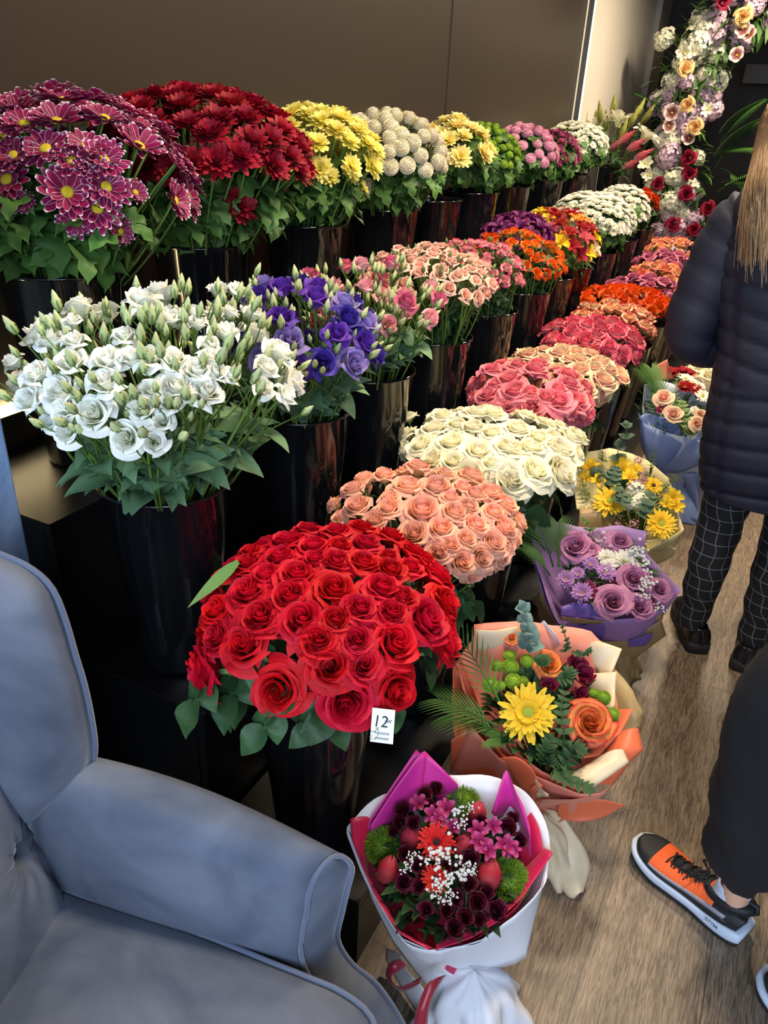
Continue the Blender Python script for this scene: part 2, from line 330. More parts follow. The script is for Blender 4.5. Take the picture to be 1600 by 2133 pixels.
# ------------------------------------------------------------------ the room
def wood_floor():
    m, nt, p = newmat('oak_plank_floor'); N, L = nt.nodes, nt.links
    tc = N.new('ShaderNodeTexCoord'); mp = N.new('ShaderNodeMapping'); mp.inputs['Rotation'].default_value = (0, 0, PI / 2); mp.inputs['Location'].default_value = (.31, .02, 0); L.new(tc.outputs['Object'], mp.inputs[0])
    br = N.new('ShaderNodeTexBrick'); br.inputs['Scale'].default_value = 1; br.inputs['Brick Width'].default_value = 1.28; br.inputs['Row Height'].default_value = .24; br.inputs['Mortar Size'].default_value = .0012
    br.inputs['Color1'].default_value = (*lin((136, 119, 101)), 1); br.inputs['Color2'].default_value = (*lin((126, 110, 93)), 1); br.inputs['Mortar'].default_value = (*lin((84, 70, 58)), 1); L.new(mp.outputs[0], br.inputs['Vector'])
    m2 = N.new('ShaderNodeMapping'); m2.inputs['Scale'].default_value = (120, 10, 1); L.new(tc.outputs['Object'], m2.inputs[0])
    n1 = N.new('ShaderNodeTexNoise'); n1.inputs['Scale'].default_value = 2; n1.inputs['Detail'].default_value = 7; n1.inputs['Distortion'].default_value = 1.2; L.new(m2.outputs[0], n1.inputs['Vector'])
    m3 = N.new('ShaderNodeMapping'); m3.inputs['Scale'].default_value = (7, .8, 1); L.new(tc.outputs['Object'], m3.inputs[0])
    n2 = N.new('ShaderNodeTexNoise'); n2.inputs['Scale'].default_value = 2; n2.inputs['Detail'].default_value = 3; n2.inputs['Distortion'].default_value = 2.5; L.new(m3.outputs[0], n2.inputs['Vector'])
    r1 = N.new('ShaderNodeValToRGB'); r1.color_ramp.elements[0].position = .36; r1.color_ramp.elements[0].color = (.46, .44, .42, 1); r1.color_ramp.elements[1].position = .62; r1.color_ramp.elements[1].color = (1.25, 1.2, 1.15, 1); L.new(n1.outputs['Fac'], r1.inputs[0])
    r2 = N.new('ShaderNodeValToRGB'); r2.color_ramp.elements[0].position = .35; r2.color_ramp.elements[0].color = (.72, .72, .72, 1); r2.color_ramp.elements[1].position = .65; r2.color_ramp.elements[1].color = (1.15, 1.15, 1.15, 1); L.new(n2.outputs['Fac'], r2.inputs[0])
    a = N.new('ShaderNodeMixRGB'); a.blend_type = 'MULTIPLY'; a.inputs[0].default_value = 1; L.new(br.outputs['Color'], a.inputs[1]); L.new(r1.outputs[0], a.inputs[2])
    b = N.new('ShaderNodeMixRGB'); b.blend_type = 'MULTIPLY'; b.inputs[0].default_value = 1; L.new(a.outputs[0], b.inputs[1]); L.new(r2.outputs[0], b.inputs[2]); L.new(b.outputs[0], p.inputs['Base Color'])
    p.inputs['Roughness'].default_value = .42
    bu = N.new('ShaderNodeBump'); bu.inputs['Strength'].default_value = .3; bu.inputs['Distance'].default_value = .002; L.new(n1.outputs['Fac'], bu.inputs['Height']); L.new(bu.outputs[0], p.inputs['Normal'])
    return m
BLACK_MEL = plain('black_melamine_board', (18, 18, 20), .3, bump=.15, bscale=700)
WALL_DK = plain('dark_brown_satin_wall_panel', (54, 47, 39), .36, bump=.05, bscale=120)
def struct(name, mb, m, smooth=False): o = mb.obj(name, m, smooth=smooth); o['kind'] = 'structure'; return o
mb = MB(); mb.box((-3, -3, -.06), (3.5, 9.5, 0)); struct('floor', mb, wood_floor())
mb = MB(); mb.box((-1.66, .86, 0), (-1.56, 3.60, 3.0)); struct('wall_left', mb, WALL_DK)
mb = MB(); mb.box((-1.66, 3.602, 0), (-1.555, 5.74, 3.0)); struct('wall_left', mb, WALL_DK)
mb = MB(); mb.box((-1.7, 5.80, 0), (-1.545, 7.9, 3.0)); o = struct('trim_3', mb, plain('beige_painted_pilaster', (222, 214, 202), .45)); bevel(o, .012, 3)
mb = MB(); mb.box((-1.75, 7.9, 0), (-1.50, 8.35, 3.0)); struct('trim_1', mb, plain('grey_painted_trim', (176, 166, 152), .5))
mb = MB(); mb.box((-3, 8.4, 0), (3.5, 8.5, 3.0)); struct('wall_back', mb, plain('dark_back_wall', (36, 31, 27), .6))
mb = MB(); mb.box((-.75, 8.0, 1.9), (2.5, 8.4, 2.04)); struct('trim_2', mb, plain('dark_grey_lintel', (74, 66, 58), .5))
mb = MB(); mb.box((-2.3, .30, 0), (-1.125, .80, 3.0)); o = struct('wall_front', mb, plain('pale_blue_grey_plaster', (132, 164, 210), .85, bump=.7, bscale=60)); bevel(o, .006)
mb = MB(); mb.box((-3, -3, 3.0), (3.5, 9.5, 3.06)); struct('ceiling', mb, plain('dark_ceiling', (60, 54, 48), .8))
mb = MB(); mb.box((2.6, -1, 0), (2.7, 8.4, 3.0)); struct('wall_right', mb, plain('warm_grey_wall', (120, 110, 98), .7))
def glow(name, c, e):
    m, nt, p = newmat(name); p.inputs['Emission Color'].default_value = (*lin(c), 1); p.inputs['Emission Strength'].default_value = e; p.inputs['Base Color'].default_value = (.8, .8, .7, 1); return m
LED = glow('warm_white_led', (255, 238, 196), 6)
t = empty('led_light_strip', (-1.52, 5.77, 0), label='tall thin glowing light strip upright between the dark wall and beige pilaster', cat='light strip')
mb = MB(); mb.box((-.022, -.004, 0), (.006, .022, 2.95)); mb.obj('diffuser', LED, t, smooth=False)
mb = MB(); mb.box((-.03, -.012, 0), (.004, -.005, 2.95)); mb.box((-.03, .023, 0), (.004, .028, 2.95)); mb.obj('aluminium_channel', plain('aluminium', (120, 112, 100), .35, 1), t, smooth=False)
t = empty('led_light_strip', (-1.55, .9, .93), label='short level glowing light strip along wall behind the top shelf, by blue wall', cat='light strip')
mb = MB(); mb.box((0, 0, .012), (.012, .55, .03)); mb.obj('diffuser', glow('warm_led_strong', (255, 226, 170), 22), t, smooth=False)
mb = MB(); mb.box((-.012, 0, 0), (.02, .55, .011)); mb.obj('aluminium_channel', plain('aluminium_dark', (90, 84, 74), .35, 1), t, smooth=False)

# ------------------------------------------------------------------ stepped display
Y0, Y1 = .885, 6.42
def step(name_label, x0, x1, z, holes):
    t = empty('display_step', ((x0 + x1) / 2, Y0, 0), label=name_label, cat='shelf', group='black flower display steps')
    hx = (x1 - x0) / 2; b = []
    mb = MB(); mb.box((-hx, 0, z - .022), (hx, Y1 - Y0, z)); bevel(mb.obj('top_board', BLACK_MEL, t, smooth=False), .0015)
    mb = MB(); mb.box((-hx, 0, 0), (hx - .021, .02, z - .023)); bevel(mb.obj('end_panel', BLACK_MEL, t, smooth=False), .0015)
    for k in range(4):
        a = k * (Y1 - Y0) / 4
        mb = MB(); mb.box((hx - .02, a + .001, 0), (hx, a + (Y1 - Y0) / 4 - .001, z - .023)); bevel(mb.obj('front_panel', BLACK_MEL, t, smooth=False), .0015)
    return t
step('lowest black display step, carrying the buckets of large roses', -.810, -.450, .20, 0)
step('middle black display step, carrying lisianthus, spray roses and alstroemerias', -1.163, -.816, .53, 0)
step('tallest black display step against the dark wall, carrying chrysanthemums', -1.540, -1.168, .86, 0)

# ------------------------------------------------------------------ buckets
m, nt, p = newmat('glossy_black_plastic'); p.inputs['Base Color'].default_value = (.006, .0065, .008, 1); p.inputs['Roughness'].default_value = .09; p.inputs['Coat Weight'].default_value = .3; p.inputs['Coat Roughness'].default_value = .03; BPL = m
m, nt, p = newmat('dark_bucket_water'); p.inputs['Base Color'].default_value = (.01, .014, .008, 1); p.inputs['Roughness'].default_value = .15; WATER = m
BH = .43
mb = MB(); mb.lathe([(.0001, .004), (.080, .004), (.084, .0), (.086, .012), (.098, .16), (.113, .30), (.1255, BH - .008), (.1285, BH - .004), (.1285, BH), (.1255, BH + .001), (.123, BH - .006), (.110, .30), (.095, .16), (.082, .014), (.0001, .012)], 40)
BUCKET = mb.mesh('bucket_body', [BPL])
mb = MB(); mb.lathe([(.117, BH - .13), (.0001, BH - .13)], 24); mb.v = [(x * .93, y * .93, z) for x, y, z in mb.v]; BWATER = mb.mesh('water', [WATER])
mb = MB(); mb.lathe([(.1258, BH - .006), (.1300, BH - .005), (.1305, BH + .001), (.1262, BH + .002)], 40); BRIM = mb.mesh('rim', [BPL])
def bucket(x, y, z, label):
    t = empty('flower_bucket', (x, y, z), label=label, cat='bucket', group='black flower buckets on the display steps')
    inst('body', BUCKET, t); inst('rim', BRIM, t); inst('water', BWATER, t); return t

# ------------------------------------------------------------------ bunches
def poisson(R, h, d, seed, vmin=-.25, nmax=400, sy=1.0):
    rnd = random.Random(seed); out = []; miss = 0
    while miss < 500 and len(out) < nmax:
        z = rnd.uniform(-.3, 1); a = rnd.uniform(0, 2 * PI); q = math.sqrt(1 - z * z) if z > -1 else 0
        if rnd.random() > math.sqrt((q * h / R) ** 2 + z * z) + .15: continue
        p = V((R * q * math.cos(a), R * q * math.sin(a) * sy, h * z))
        if z < vmin or any((p - o).length_squared < d * d for o in out): miss += 1; continue
        out.append(p); miss = 0
    return out
def hit(px, py, C, R, h):
    d = ray(px, py).normalized(); o = CAMP - V(C); s = V((1 / R, 1 / R, 1 / h)); D = V((d.x * s.x, d.y * s.y, d.z * s.z)); O = V((o.x * s.x, o.y * s.y, o.z * s.z))
    a = D.dot(D); b = O.dot(D); c = O.dot(O) - 1; q = b * b - a * c
    t = (-b - math.sqrt(q)) / a if q > 0 else -b / a
    return o + d * t
def bunch(D, row, by, name, cat, label, group, blooms, size, H, fol=None, pts=None, d=None, sep=None, buds=None, nbud=0, single=False, tilt=.55, seed=1, own=None, fscale=1.0, nmax=400, stem=STEM, vmin=-.25, deep=0, leafz=(-.02, .03), part='bloom', jit=0, fol2=False, leaf_t=None):
    """one bucketful: every flower is a thing (stem, bloom, leaves ...)"""
    rnd = random.Random(seed); cx, cy, cz, R, h = D; rz = {1: 1.29, 2: .96, 3: .63}[row]; bx = {1: -1.36, 2: -.98, 3: -.63}[row]
    Ri, hi = R - size * .55, h - size * .15
    P = []
    for (px, py, r) in (pts or []): P.append((hit(px, py, (cx, cy, cz), Ri, hi), r))
    ex = [p for p, r in P]
    dd = d or size * 1.55
    for p in poisson(Ri, hi, dd, seed, nmax=nmax, vmin=vmin):
        if all((p - q).length > dd * .8 for q in ex): P.append((p, None))
    for i, (p, r) in enumerate(P):
        if jit: p = p + V((rnd.uniform(-jit, jit), rnd.uniform(-jit, jit), rnd.uniform(-jit, jit)))
        nrm = V((p.x / (Ri * Ri), p.y / (Ri * Ri), p.z / (hi * hi))).normalized()
        ax = (nrm + V((0, 0, tilt))).normalized(); ax = (ax + V((rnd.uniform(-.12, .12), rnd.uniform(-.12, .12), 0))).normalized()
        hd = V((cx, cy, cz)) + p; sc = (r / size if r else rnd.uniform(.88, 1.08))
        if deep and r is None and rnd.random() < deep: hd = hd - V((p.x * .25, p.y * .25, rnd.uniform(.03, .09)))
        rr = V((p.x, p.y, 0)) * (.060 / R); base = V((bx, by, rz - .10)) + rr
        if (hd.z - rz) < .03: base.z = rz - .02
        hb = hd - ax * H * sc * .7
        lb, gp = (label, group)
        if own and i in own: lb, gp = own[i], None
        bl = blooms[rnd.randrange(len(blooms))]; bl = bl[0] if isinstance(bl, tuple) else bl
        if single:
            t = inst(name, single[rnd.randrange(len(single))], None, aim(hb, ax, rnd.uniform(0, 6), sc)); tag(t, lb, cat, gp); continue
        t = empty(name, base, 0, lb, cat, gp); L0 = hb - base
        inst(part, bl, t, aim(L0, ax, rnd.uniform(0, 6.28), sc))
        inst('stem', stem, t, segm((0, 0, 0), L0, rnd.uniform(0, 6)))
        if sep: inst('sepals', sep, t, aim(L0 + ax * .008 * sc, ax, rnd.uniform(0, 6), sc))
        if fol:
            f = FOL[fol][rnd.randrange(4)]; k = rnd.uniform(*leafz); dirn = L0.normalized()
            b0 = L0 * .02 + V((0, 0, .10 + k)) if L0.z > .16 else L0 * .35
            if leaf_t: b0 = L0 * rnd.uniform(*leaf_t)
            inst('leaves', f, t, aim(b0, dirn, rnd.uniform(0, 6), fscale * rnd.uniform(.8, 1.15)))
            if fol2 and L0.z > .15 and rnd.random() < .6: inst('leaves', FOL[fol][rnd.randrange(4)], t, aim(L0 * (rnd.uniform(.115, .165) / L0.z), L0 + V((0, 0, .1)), rnd.uniform(0, 6), fscale * rnd.uniform(.7, .95)))
        for k in range(nbud):
            a = rnd.uniform(0, 2 * PI); o = V((math.cos(a), math.sin(a), rnd.uniform(-.35, .75))) * size * rnd.uniform(.75, 1.35)
            dv = (ax + V((o.x * 8, o.y * 8, .5))).normalized()
            inst('bud', buds[rnd.randrange(len(buds))], t, aim(L0 + o, dv, a, rnd.uniform(.75, 1.1)))
            inst('bud_stalk', STEM2, t, segm(L0 * .72, L0 + o, 0, .6))
def single_mesh(src, L=.16, r=.0022, fol=None, seed=0):
    """bloom, stem and leaves in one mesh, for flowers far away"""
    import bmesh
    bm = bmesh.new(); bm.from_mesh(src); nm = len(src.materials); me = bpy.data.meshes.new(src.name + '_far')
    mb = MB(); mb.tube([(0, 0, -L), (.006, 0, -L / 2), (0, 0, .001)], r, 5)
    if fol: fb = FOL[fol][seed % 4]
    s2 = mb.mesh('tmp', [G_STEM]); k = len(bm.faces)
    bm.from_mesh(s2); bm.faces.ensure_lookup_table()
    for f in bm.faces[k:]: f.material_index = nm
    if fol:
        k = len(bm.faces); nv = len(bm.verts); bm.from_mesh(fb); bm.faces.ensure_lookup_table(); bm.verts.ensure_lookup_table()
        for f in bm.faces[k:]: f.material_index = nm + 1
        for v in bm.verts[nv:]: v.co.z -= min(L, .14)
    bm.to_mesh(me); bm.free()
    for x in src.materials: me.materials.append(x)
    me.materials.append(G_STEM)
    if fol: me.materials.append(FOL[fol][0].materials[0])
    return me
def crop(L, x0, y0, s, d=1600.0):
    return [(x0 + a / s, y0 + b / s, r / s) for a, b, r in L]
def sized(L, dist, grow=1.15): return [(a, b, r * dist / F_PX * grow) for a, b, r in L]

# petal materials
P_RED = petal('red_rose_petal', [(0, (120, 2, 12)), (.5, (186, 3, 24)), (.93, (216, 8, 36)), (1, (226, 24, 52))], hv=.003, vv=.16, rough=.6, trans=.26)
P_PEACH = petal('peach_rose_petal', [(0, (255, 206, 120)), (.5, (255, 206, 152)), (.85, (255, 204, 174)), (1, (254, 192, 168))], vv=.1, trans=.35)
P_CREAM = petal('cream_rose_petal', [(0, (232, 228, 150)), (.45, (248, 240, 186)), (.8, (252, 246, 214)), (1, (254, 248, 224))], vv=.08)
P_CORAL = petal('coral_pink_rose_petal', [(0, (240, 126, 120)), (.6, (236, 112, 128)), (1, (244, 146, 154))], vv=.16)
P_PALE = petal('pale_pink_cream_rose_petal', [(0, (250, 170, 160)), (.7, (250, 188, 172)), (.95, (246, 214, 184)), (1, (232, 224, 170))], vv=.14)
P_RASP = petal('raspberry_edged_rose_petal', [(0, (246, 206, 190)), (.75, (240, 160, 164)), (.94, (222, 90, 116)), (1, (206, 56, 90))], edge=True, vv=.2)
P_CRED = petal('cream_rose_petal_with_red_edge', [(0, (232, 212, 160)), (.84, (246, 220, 172)), (.95, (222, 110, 96)), (1, (184, 36, 50))], edge=True, vv=.15)
P_ORAN = petal('orange_rose_petal', [(0, (240, 150, 30)), (.6, (236, 112, 16)), (1, (214, 66, 12))], vv=.18)
P_MAUV = petal('mauve_rose_petal', [(0, (170, 84, 120)), (.6, (186, 90, 124)), (1, (204, 116, 148))], vv=.15)
P_PYEL = petal('yellow_rose_petal_with_pink_edge', [(0, (240, 206, 120)), (.8, (248, 206, 140)), (.94, (234, 130, 120)), (1, (220, 84, 100))], edge=True, vv=.2)
P_PEA2 = petal('salmon_rose_petal', [(0, (240, 180, 110)), (1, (230, 120, 90))], vv=.2)
P_BLSH = petal('blush_spray_rose_petal', [(0, (240, 180, 140)), (.7, (240, 186, 164)), (1, (244, 204, 188))], vv=.12)
P_PKSP = petal('pink_white_spray_rose_petal', [(0, (240, 206, 190)), (.80, (246, 196, 190)), (.94, (226, 90, 124)), (1, (212, 54, 96))], edge=True, vv=.22)
P_ORSP = petal('orange_yellow_spray_rose_petal', [(0, (246, 176, 40)), (.6, (242, 132, 26)), (1, (226, 74, 22))], vv=.2)
P_WLIS = petal('white_lisianthus_petal', [(0, (206, 222, 176)), (.4, (244, 246, 226)), (1, (254, 252, 244))], vv=.06, trans=.25)
P_PLIS = petal('purple_lisianthus_petal', [(0, (126, 96, 170)), (.4, (74, 38, 140)), (1, (82, 48, 158))], vv=.45, hv=.02)
P_LLIS = petal('lilac_lisianthus_petal', [(0, (200, 190, 220)), (.5, (140, 116, 196)), (1, (158, 140, 206))], vv=.15)
P_KLIS = petal('pink_lisianthus_petal', [(0, (226, 200, 170)), (.3, (220, 130, 150)), (1, (216, 96, 130))], vv=.15)
P_KLI2 = petal('pale_pink_lisianthus_petal', [(0, (226, 226, 180)), (.4, (236, 180, 178)), (1, (236, 160, 170))], vv=.12)
P_VAR = petal('burgundy_petal_with_white_edge', [(0, (100, 8, 42)), (.90, (150, 20, 80)), (.965, (196, 120, 160)), (.99, (240, 226, 234)), (1, (246, 240, 246))], edge=True, vv=.15, trans=.15)
P_BURG = petal('crimson_chrysanthemum_petal', [(0, (90, 2, 14)), (.6, (136, 6, 26)), (1, (164, 18, 42))], hv=.003, vv=.25, trans=.15)
P_YEL = petal('yellow_chrysanthemum_petal', [(0, (222, 206, 50)), (.5, (240, 226, 92)), (1, (248, 240, 150))], vv=.1)
P_PAY = petal('pale_yellow_chrysanthemum_petal', [(0, (232, 204, 80)), (.5, (242, 222, 122)), (1, (250, 238, 170))], vv=.1)
P_WHT = petal('white_chrysanthemum_petal', [(0, (220, 224, 170)), (.3, (244, 240, 222)), (1, (252, 248, 236))], vv=.06)
P_POM = petal('ivory_pompon_petal', [(0, (214, 200, 160)), (1, (238, 230, 206))], vv=.08, trans=.08)
P_GRN = petal('green_pompon_petal', [(0, (96, 130, 20)), (1, (146, 180, 48))], vv=.15, trans=.08)
P_PKB = petal('pink_button_petal', [(0, (206, 130, 160)), (1, (232, 172, 192))], vv=.12, trans=.1)
P_PUR = petal('magenta_purple_petal', [(0, (110, 26, 66)), (1, (160, 60, 106))], vv=.2)
ALS = {}
for k, (c1, c2, c3) in dict(purple=((70, 14, 60), (110, 30, 96), (130, 50, 110)), orange=((214, 120, 40), (222, 90, 26), (210, 60, 30)), yellow=((246, 210, 60), (242, 206, 40), (236, 190, 40)), red=((180, 50, 40), (160, 16, 28), (136, 12, 28)), apricot=((250, 200, 90), (238, 156, 60), (230, 130, 50)), cream=((220, 226, 150), (236, 226, 190), (220, 120, 100)), pink=((226, 150, 150), (206, 76, 96), (196, 60, 90)), magenta=((190, 60, 120), (170, 30, 96), (206, 90, 150)), lilacw=((230, 220, 230), (150, 90, 140), (226, 210, 226))).items():
    ALS[k] = petal(k + '_alstroemeria_petal', [(0, c1), (.6, c2), (1, c3)], vv=.15)
def roses(nm, mat, R=.044, H=.05, k=3, **kw): return [rose_mesh(nm, mat, R, H, seed=s * 7 + 3, **kw) for s in range(k)]
# ---- lowest step: large roses -------------------------------------------------
B3 = [(1.01, 'red roses'), (1.49, 'peach roses'), (1.96, 'cream white roses'), (2.38, 'coral pink roses'), (2.84, 'pale pink and cream roses'), (3.24, 'raspberry edged roses'), (3.60, 'cream roses with red edges'), (3.90, 'orange roses'), (4.40, 'mauve roses'), (4.80, 'salmon roses'), (5.16, 'dusky mauve roses'), (5.60, 'pink edged yellow roses')]
for i, (y, l) in enumerate(B3): bucket(-.63, y, .20, 'glossy black bucket on the lowest step holding ' + l)
RED = [(855, 955, 118), (520, 895, 105), (140, 810, 112), (355, 660, 98), (225, 625, 85), (220, 500, 82), (375, 405, 98), (435, 525, 98), (575, 425, 95), (635, 540, 98), (790, 395, 98), (715, 640, 92), (800, 540, 78), (915, 485, 82), (900, 640, 78), (770, 770, 98), (930, 760, 84), (1090, 650, 108), (1065, 505, 84), (1240, 535, 118), (1340, 640, 110), (1330, 460, 98), (1280, 320, 108), (1115, 430, 72), (1020, 385, 88), (1060, 300, 84), (1155, 290, 66), (1170, 215, 84), (1060, 140, 80), (930, 265, 80), (940, 180, 80), (800, 265, 84), (815, 190, 68), (690, 190, 84), (610, 320, 88), (530, 240, 84), (465, 325, 74), (370, 270, 74), (560, 160, 84), (665, 110, 80), (800, 115, 74), (925, 100, 80), (390, 215, 60), (1050, 240, 54), (260, 330, 64), (700, 250, 64), (1230, 250, 60)]
ownr = {0: 'largest red rose hanging lowest over the bucket rim, beside the white price card', 1: 'red rose on its own low at the bucket front, left of the lowest rose', 2: 'red rose leaning out farthest left, just above the black step corner', 17: 'wide open red rose low on the right side of the red roses', 22: 'large red rose at the right shoulder of the bunch touching the peach roses'}
bunch((-.602, 1.008, .775, .257, .144), 3, 1.01, 'red_rose', 'rose', 'red rose with ruffled open petals in the dense front bucket of red roses', 'red roses in the front bucket',
      roses('red_rose_bloom', P_RED, k=4, ruff=.035), .044, .05, 'rose', sized(crop(RED, 350, 1050, 2.286), 1.5, 1.12), d=.075, sep=SEP, own=ownr, seed=3, leaf_t=(.25, .72), fscale=1.15, tilt=.35)
PEACH = [(110, 660, 55), (245, 665, 80), (220, 570, 75), (280, 515, 70), (345, 745, 70), (420, 680, 75), (430, 620, 60), (530, 550, 90), (590, 445, 75), (400, 490, 65), (690, 560, 95), (605, 685, 100), (560, 820, 80), (715, 790, 75), (700, 930, 70), (770, 885, 60), (860, 850, 60), (795, 700, 75), (870, 670, 65), (770, 620, 60), (915, 770, 70), (1010, 870, 80), (1075, 780, 80), (980, 590, 75), (910, 600, 70), (1080, 650, 75), (1010, 700, 65), (1160, 750, 65), (1060, 950, 80), (945, 960, 75), (840, 980, 75), (900, 1060, 70), (990, 1010, 60), (740, 490, 60), (150, 730, 55), (840, 560, 55), (1130, 850, 60), (1100, 900, 60)]
bunch((-.62, 1.489, .75, .246, .111), 3, 1.49, 'peach_rose', 'rose', 'peach rose with apricot heart in the bucket behind the red roses', 'peach roses in the second bucket of the lowest step',
      roses('peach_rose_bloom', P_PEACH, opn=.35, H=.054), .044, .054, 'rose', sized(crop(PEACH, 650, 800, 2.667), 1.9, 1.12), d=.08, sep=SEP, seed=4, leafz=(-.1, -.04), own={11: 'pinkish peach rose, largest in the middle of the peach bucket'}, tilt=.4)
CREAM = [(525, 170, 55), (600, 330, 80), (510, 270, 60), (770, 310, 85), (925, 360, 90), (780, 420, 70), (670, 235, 80), (660, 410, 70), (720, 160, 65), (905, 150, 85), (1010, 150, 80), (895, 230, 75), (1000, 260, 70), (1095, 345, 100), (1215, 340, 80), (1140, 235, 85), (1190, 165, 80), (1260, 285, 75), (1315, 215, 85), (1390, 350, 100), (1440, 290, 80), (1245, 470, 95), (1400, 480, 108), (1115, 525, 104), (880, 500, 90), (1030, 560, 80), (1480, 270, 70), (1490, 380, 50), (800, 215, 60), (1380, 220, 50), (1000, 430, 60), (500, 370, 50), (1350, 280, 60)]
bunch((-.639, 1.963, .762, .275, .085), 3, 1.96, 'cream_rose', 'rose', 'cream white garden rose with frilled petals in the third rose bucket', 'cream roses in the third bucket of the lowest step',
      roses('cream_rose_bloom', P_CREAM, R=.05, opn=.5, ruff=.05, n=34), .05, .05, 'rose', sized(crop(CREAM, 650, 800, 2.667), 2.35, 1.12), d=.085, sep=SEP, seed=5, leafz=(-.1, -.05), fscale=1.4, tilt=.4, own={22: 'cream rose at the right front corner of the cream bunch, above the yellow bouquet', 23: 'lowest cream rose, hanging over the peach roses'})
CORAL = [(480, 1120, 80), (320, 1180, 80), (185, 1270, 70), (350, 1250, 90), (300, 1340, 70), (460, 1350, 75), (620, 1310, 90), (620, 1240, 60), (90, 1310, 50), (235, 1210, 55), (740, 1310, 70), (770, 1390, 90), (660, 1440, 60), (400, 1390, 60), (540, 1290, 55), (700, 1370, 60), (560, 1410, 60), (450, 1260, 60), (820, 1430, 50)]
bunch((-.66, 2.382, .8, .226, .097), 3, 2.38, 'coral_rose', 'rose', 'coral pink rose in the bucket behind the cream roses', 'coral pink roses in the fourth bucket of the lowest step',
      roses('coral_rose_bloom', P_CORAL, R=.046, opn=.5, ruff=.04), .046, .05, 'rose', sized(crop(CORAL, 950, 380, 2.909), 2.75, 1.12), d=.08, sep=SEP, seed=6, leafz=(-.1, -.04), tilt=.5, own={0: 'coral pink rose standing tallest in its bunch, in front of the pale roses'})
PALE = [(430, 1025, 70), (630, 1020, 75), (310, 1090, 55), (400, 1110, 50), (530, 1060, 55), (750, 1060, 70), (620, 1120, 60), (610, 1190, 60), (720, 1190, 70), (750, 1120, 65), (840, 1110, 60), (880, 1080, 75), (900, 1185, 75), (940, 1130, 50), (1010, 1170, 60), (800, 1245, 60), (910, 1290, 65), (690, 1060, 50)]
bunch((-.663, 2.842, .745, .247, .086), 3, 2.84, 'pale_rose', 'rose', 'pale pink rose with greenish cream outer petals, behind the coral roses', 'pale pink roses in the fifth bucket of the lowest step',
      roses('pale_rose_bloom', P_PALE, R=.045, opn=.4), .045, .05, 'rose', sized(crop(PALE, 950, 380, 2.909), 3.15, 1.12), d=.08, sep=SEP, seed=7, leafz=(-.1, -.04), tilt=.6)
RASP = [(600, 860, 70), (700, 850, 60), (800, 850, 60), (560, 940, 60), (640, 950, 70), (780, 950, 80), (550, 880, 50), (700, 900, 60), (880, 870, 60), (980, 900, 60), (1090, 940, 70), (905, 1030, 60), (1015, 1050, 60), (930, 980, 45), (850, 910, 50), (1000, 1090, 40), (740, 970, 50)]
bunch((-.65, 3.225, .774, .22, .106), 3, 3.24, 'raspberry_rose', 'rose', 'raspberry pink rose with paler petal backs, behind the pale pink roses', 'raspberry roses in the sixth bucket of the lowest step',
      roses('raspberry_rose_bloom', P_RASP, R=.045, opn=.4, ruff=.05), .045, .05, 'rose', sized(crop(RASP, 950, 380, 2.909), 3.5, 1.12), d=.075, sep=SEP, seed=8, leafz=(-.1, -.04), tilt=.5)
far = lambda L, f=None: [single_mesh(m, fol=f, seed=i) for i, m in enumerate(L)]
def farbunch(D, row, y, name, cat, label, group, ms, size, H, d, seed, fol=None, **kw):
    bunch(D, row, y, name, cat, label, group, ms, size, H, single=far(ms, fol), d=d, seed=seed, jit=size * .2, **kw)
farbunch((-.653, 3.599, .779, .207, .096), 3, 3.6, 'red_edged_rose', 'rose', 'cream rose with frilled dark red petal edges, between raspberry and orange roses', 'cream and red roses in the seventh bucket', roses('red_edged_rose_bloom', P_CRED, R=.042, ruff=.06, n=20), .042, .05, .062, 9)
farbunch((-.672, 3.90, .823, .229, .059), 3, 3.9, 'orange_rose', 'rose', 'bright orange rose in the bucket between red-edged and mauve roses', 'orange roses in the eighth bucket', roses('orange_rose_bloom', P_ORAN, R=.036, n=18, ruff=.06), .036, .04, .052, 10)
farbunch((-.668, 4.404, .78, .218, .089), 3, 4.4, 'mauve_rose', 'rose', 'mauve rose behind the orange roses, beside the navy coat sleeve', 'mauve roses in the ninth bucket', roses('mauve_rose_bloom', P_MAUV, R=.046, n=22), .046, .05, .075, 11)
farbunch((-.663, 4.796, .806, .179, .081), 3, 4.8, 'salmon_rose', 'rose', 'salmon and yellow rose between the two mauve rose buckets', 'salmon roses in the tenth bucket', roses('salmon_rose_bloom', P_PYEL, R=.044, n=18) + roses('salmon_rose_bloom', P_PEA2, R=.044, n=18, k=1), .044, .05, .07, 12)
farbunch((-.69, 5.148, .831, .2, .068), 3, 5.16, 'dusky_rose', 'rose', 'dusky mauve rose in the farther of the two mauve rose buckets', 'mauve roses in the eleventh bucket', roses('dusky_rose_bloom', P_MAUV, R=.046, n=18), .046, .05, .075, 13)
farbunch((-.69, 5.597, .851, .24, .07), 3, 5.6, 'yellow_pink_rose', 'rose', 'yellow rose with pink petal edges in the farthest rose bucket before the flower arch', 'yellow and pink roses in the farthest bucket', roses('yellow_pink_rose_bloom', P_PYEL, R=.046, n=18), .046, .05, .075, 14)

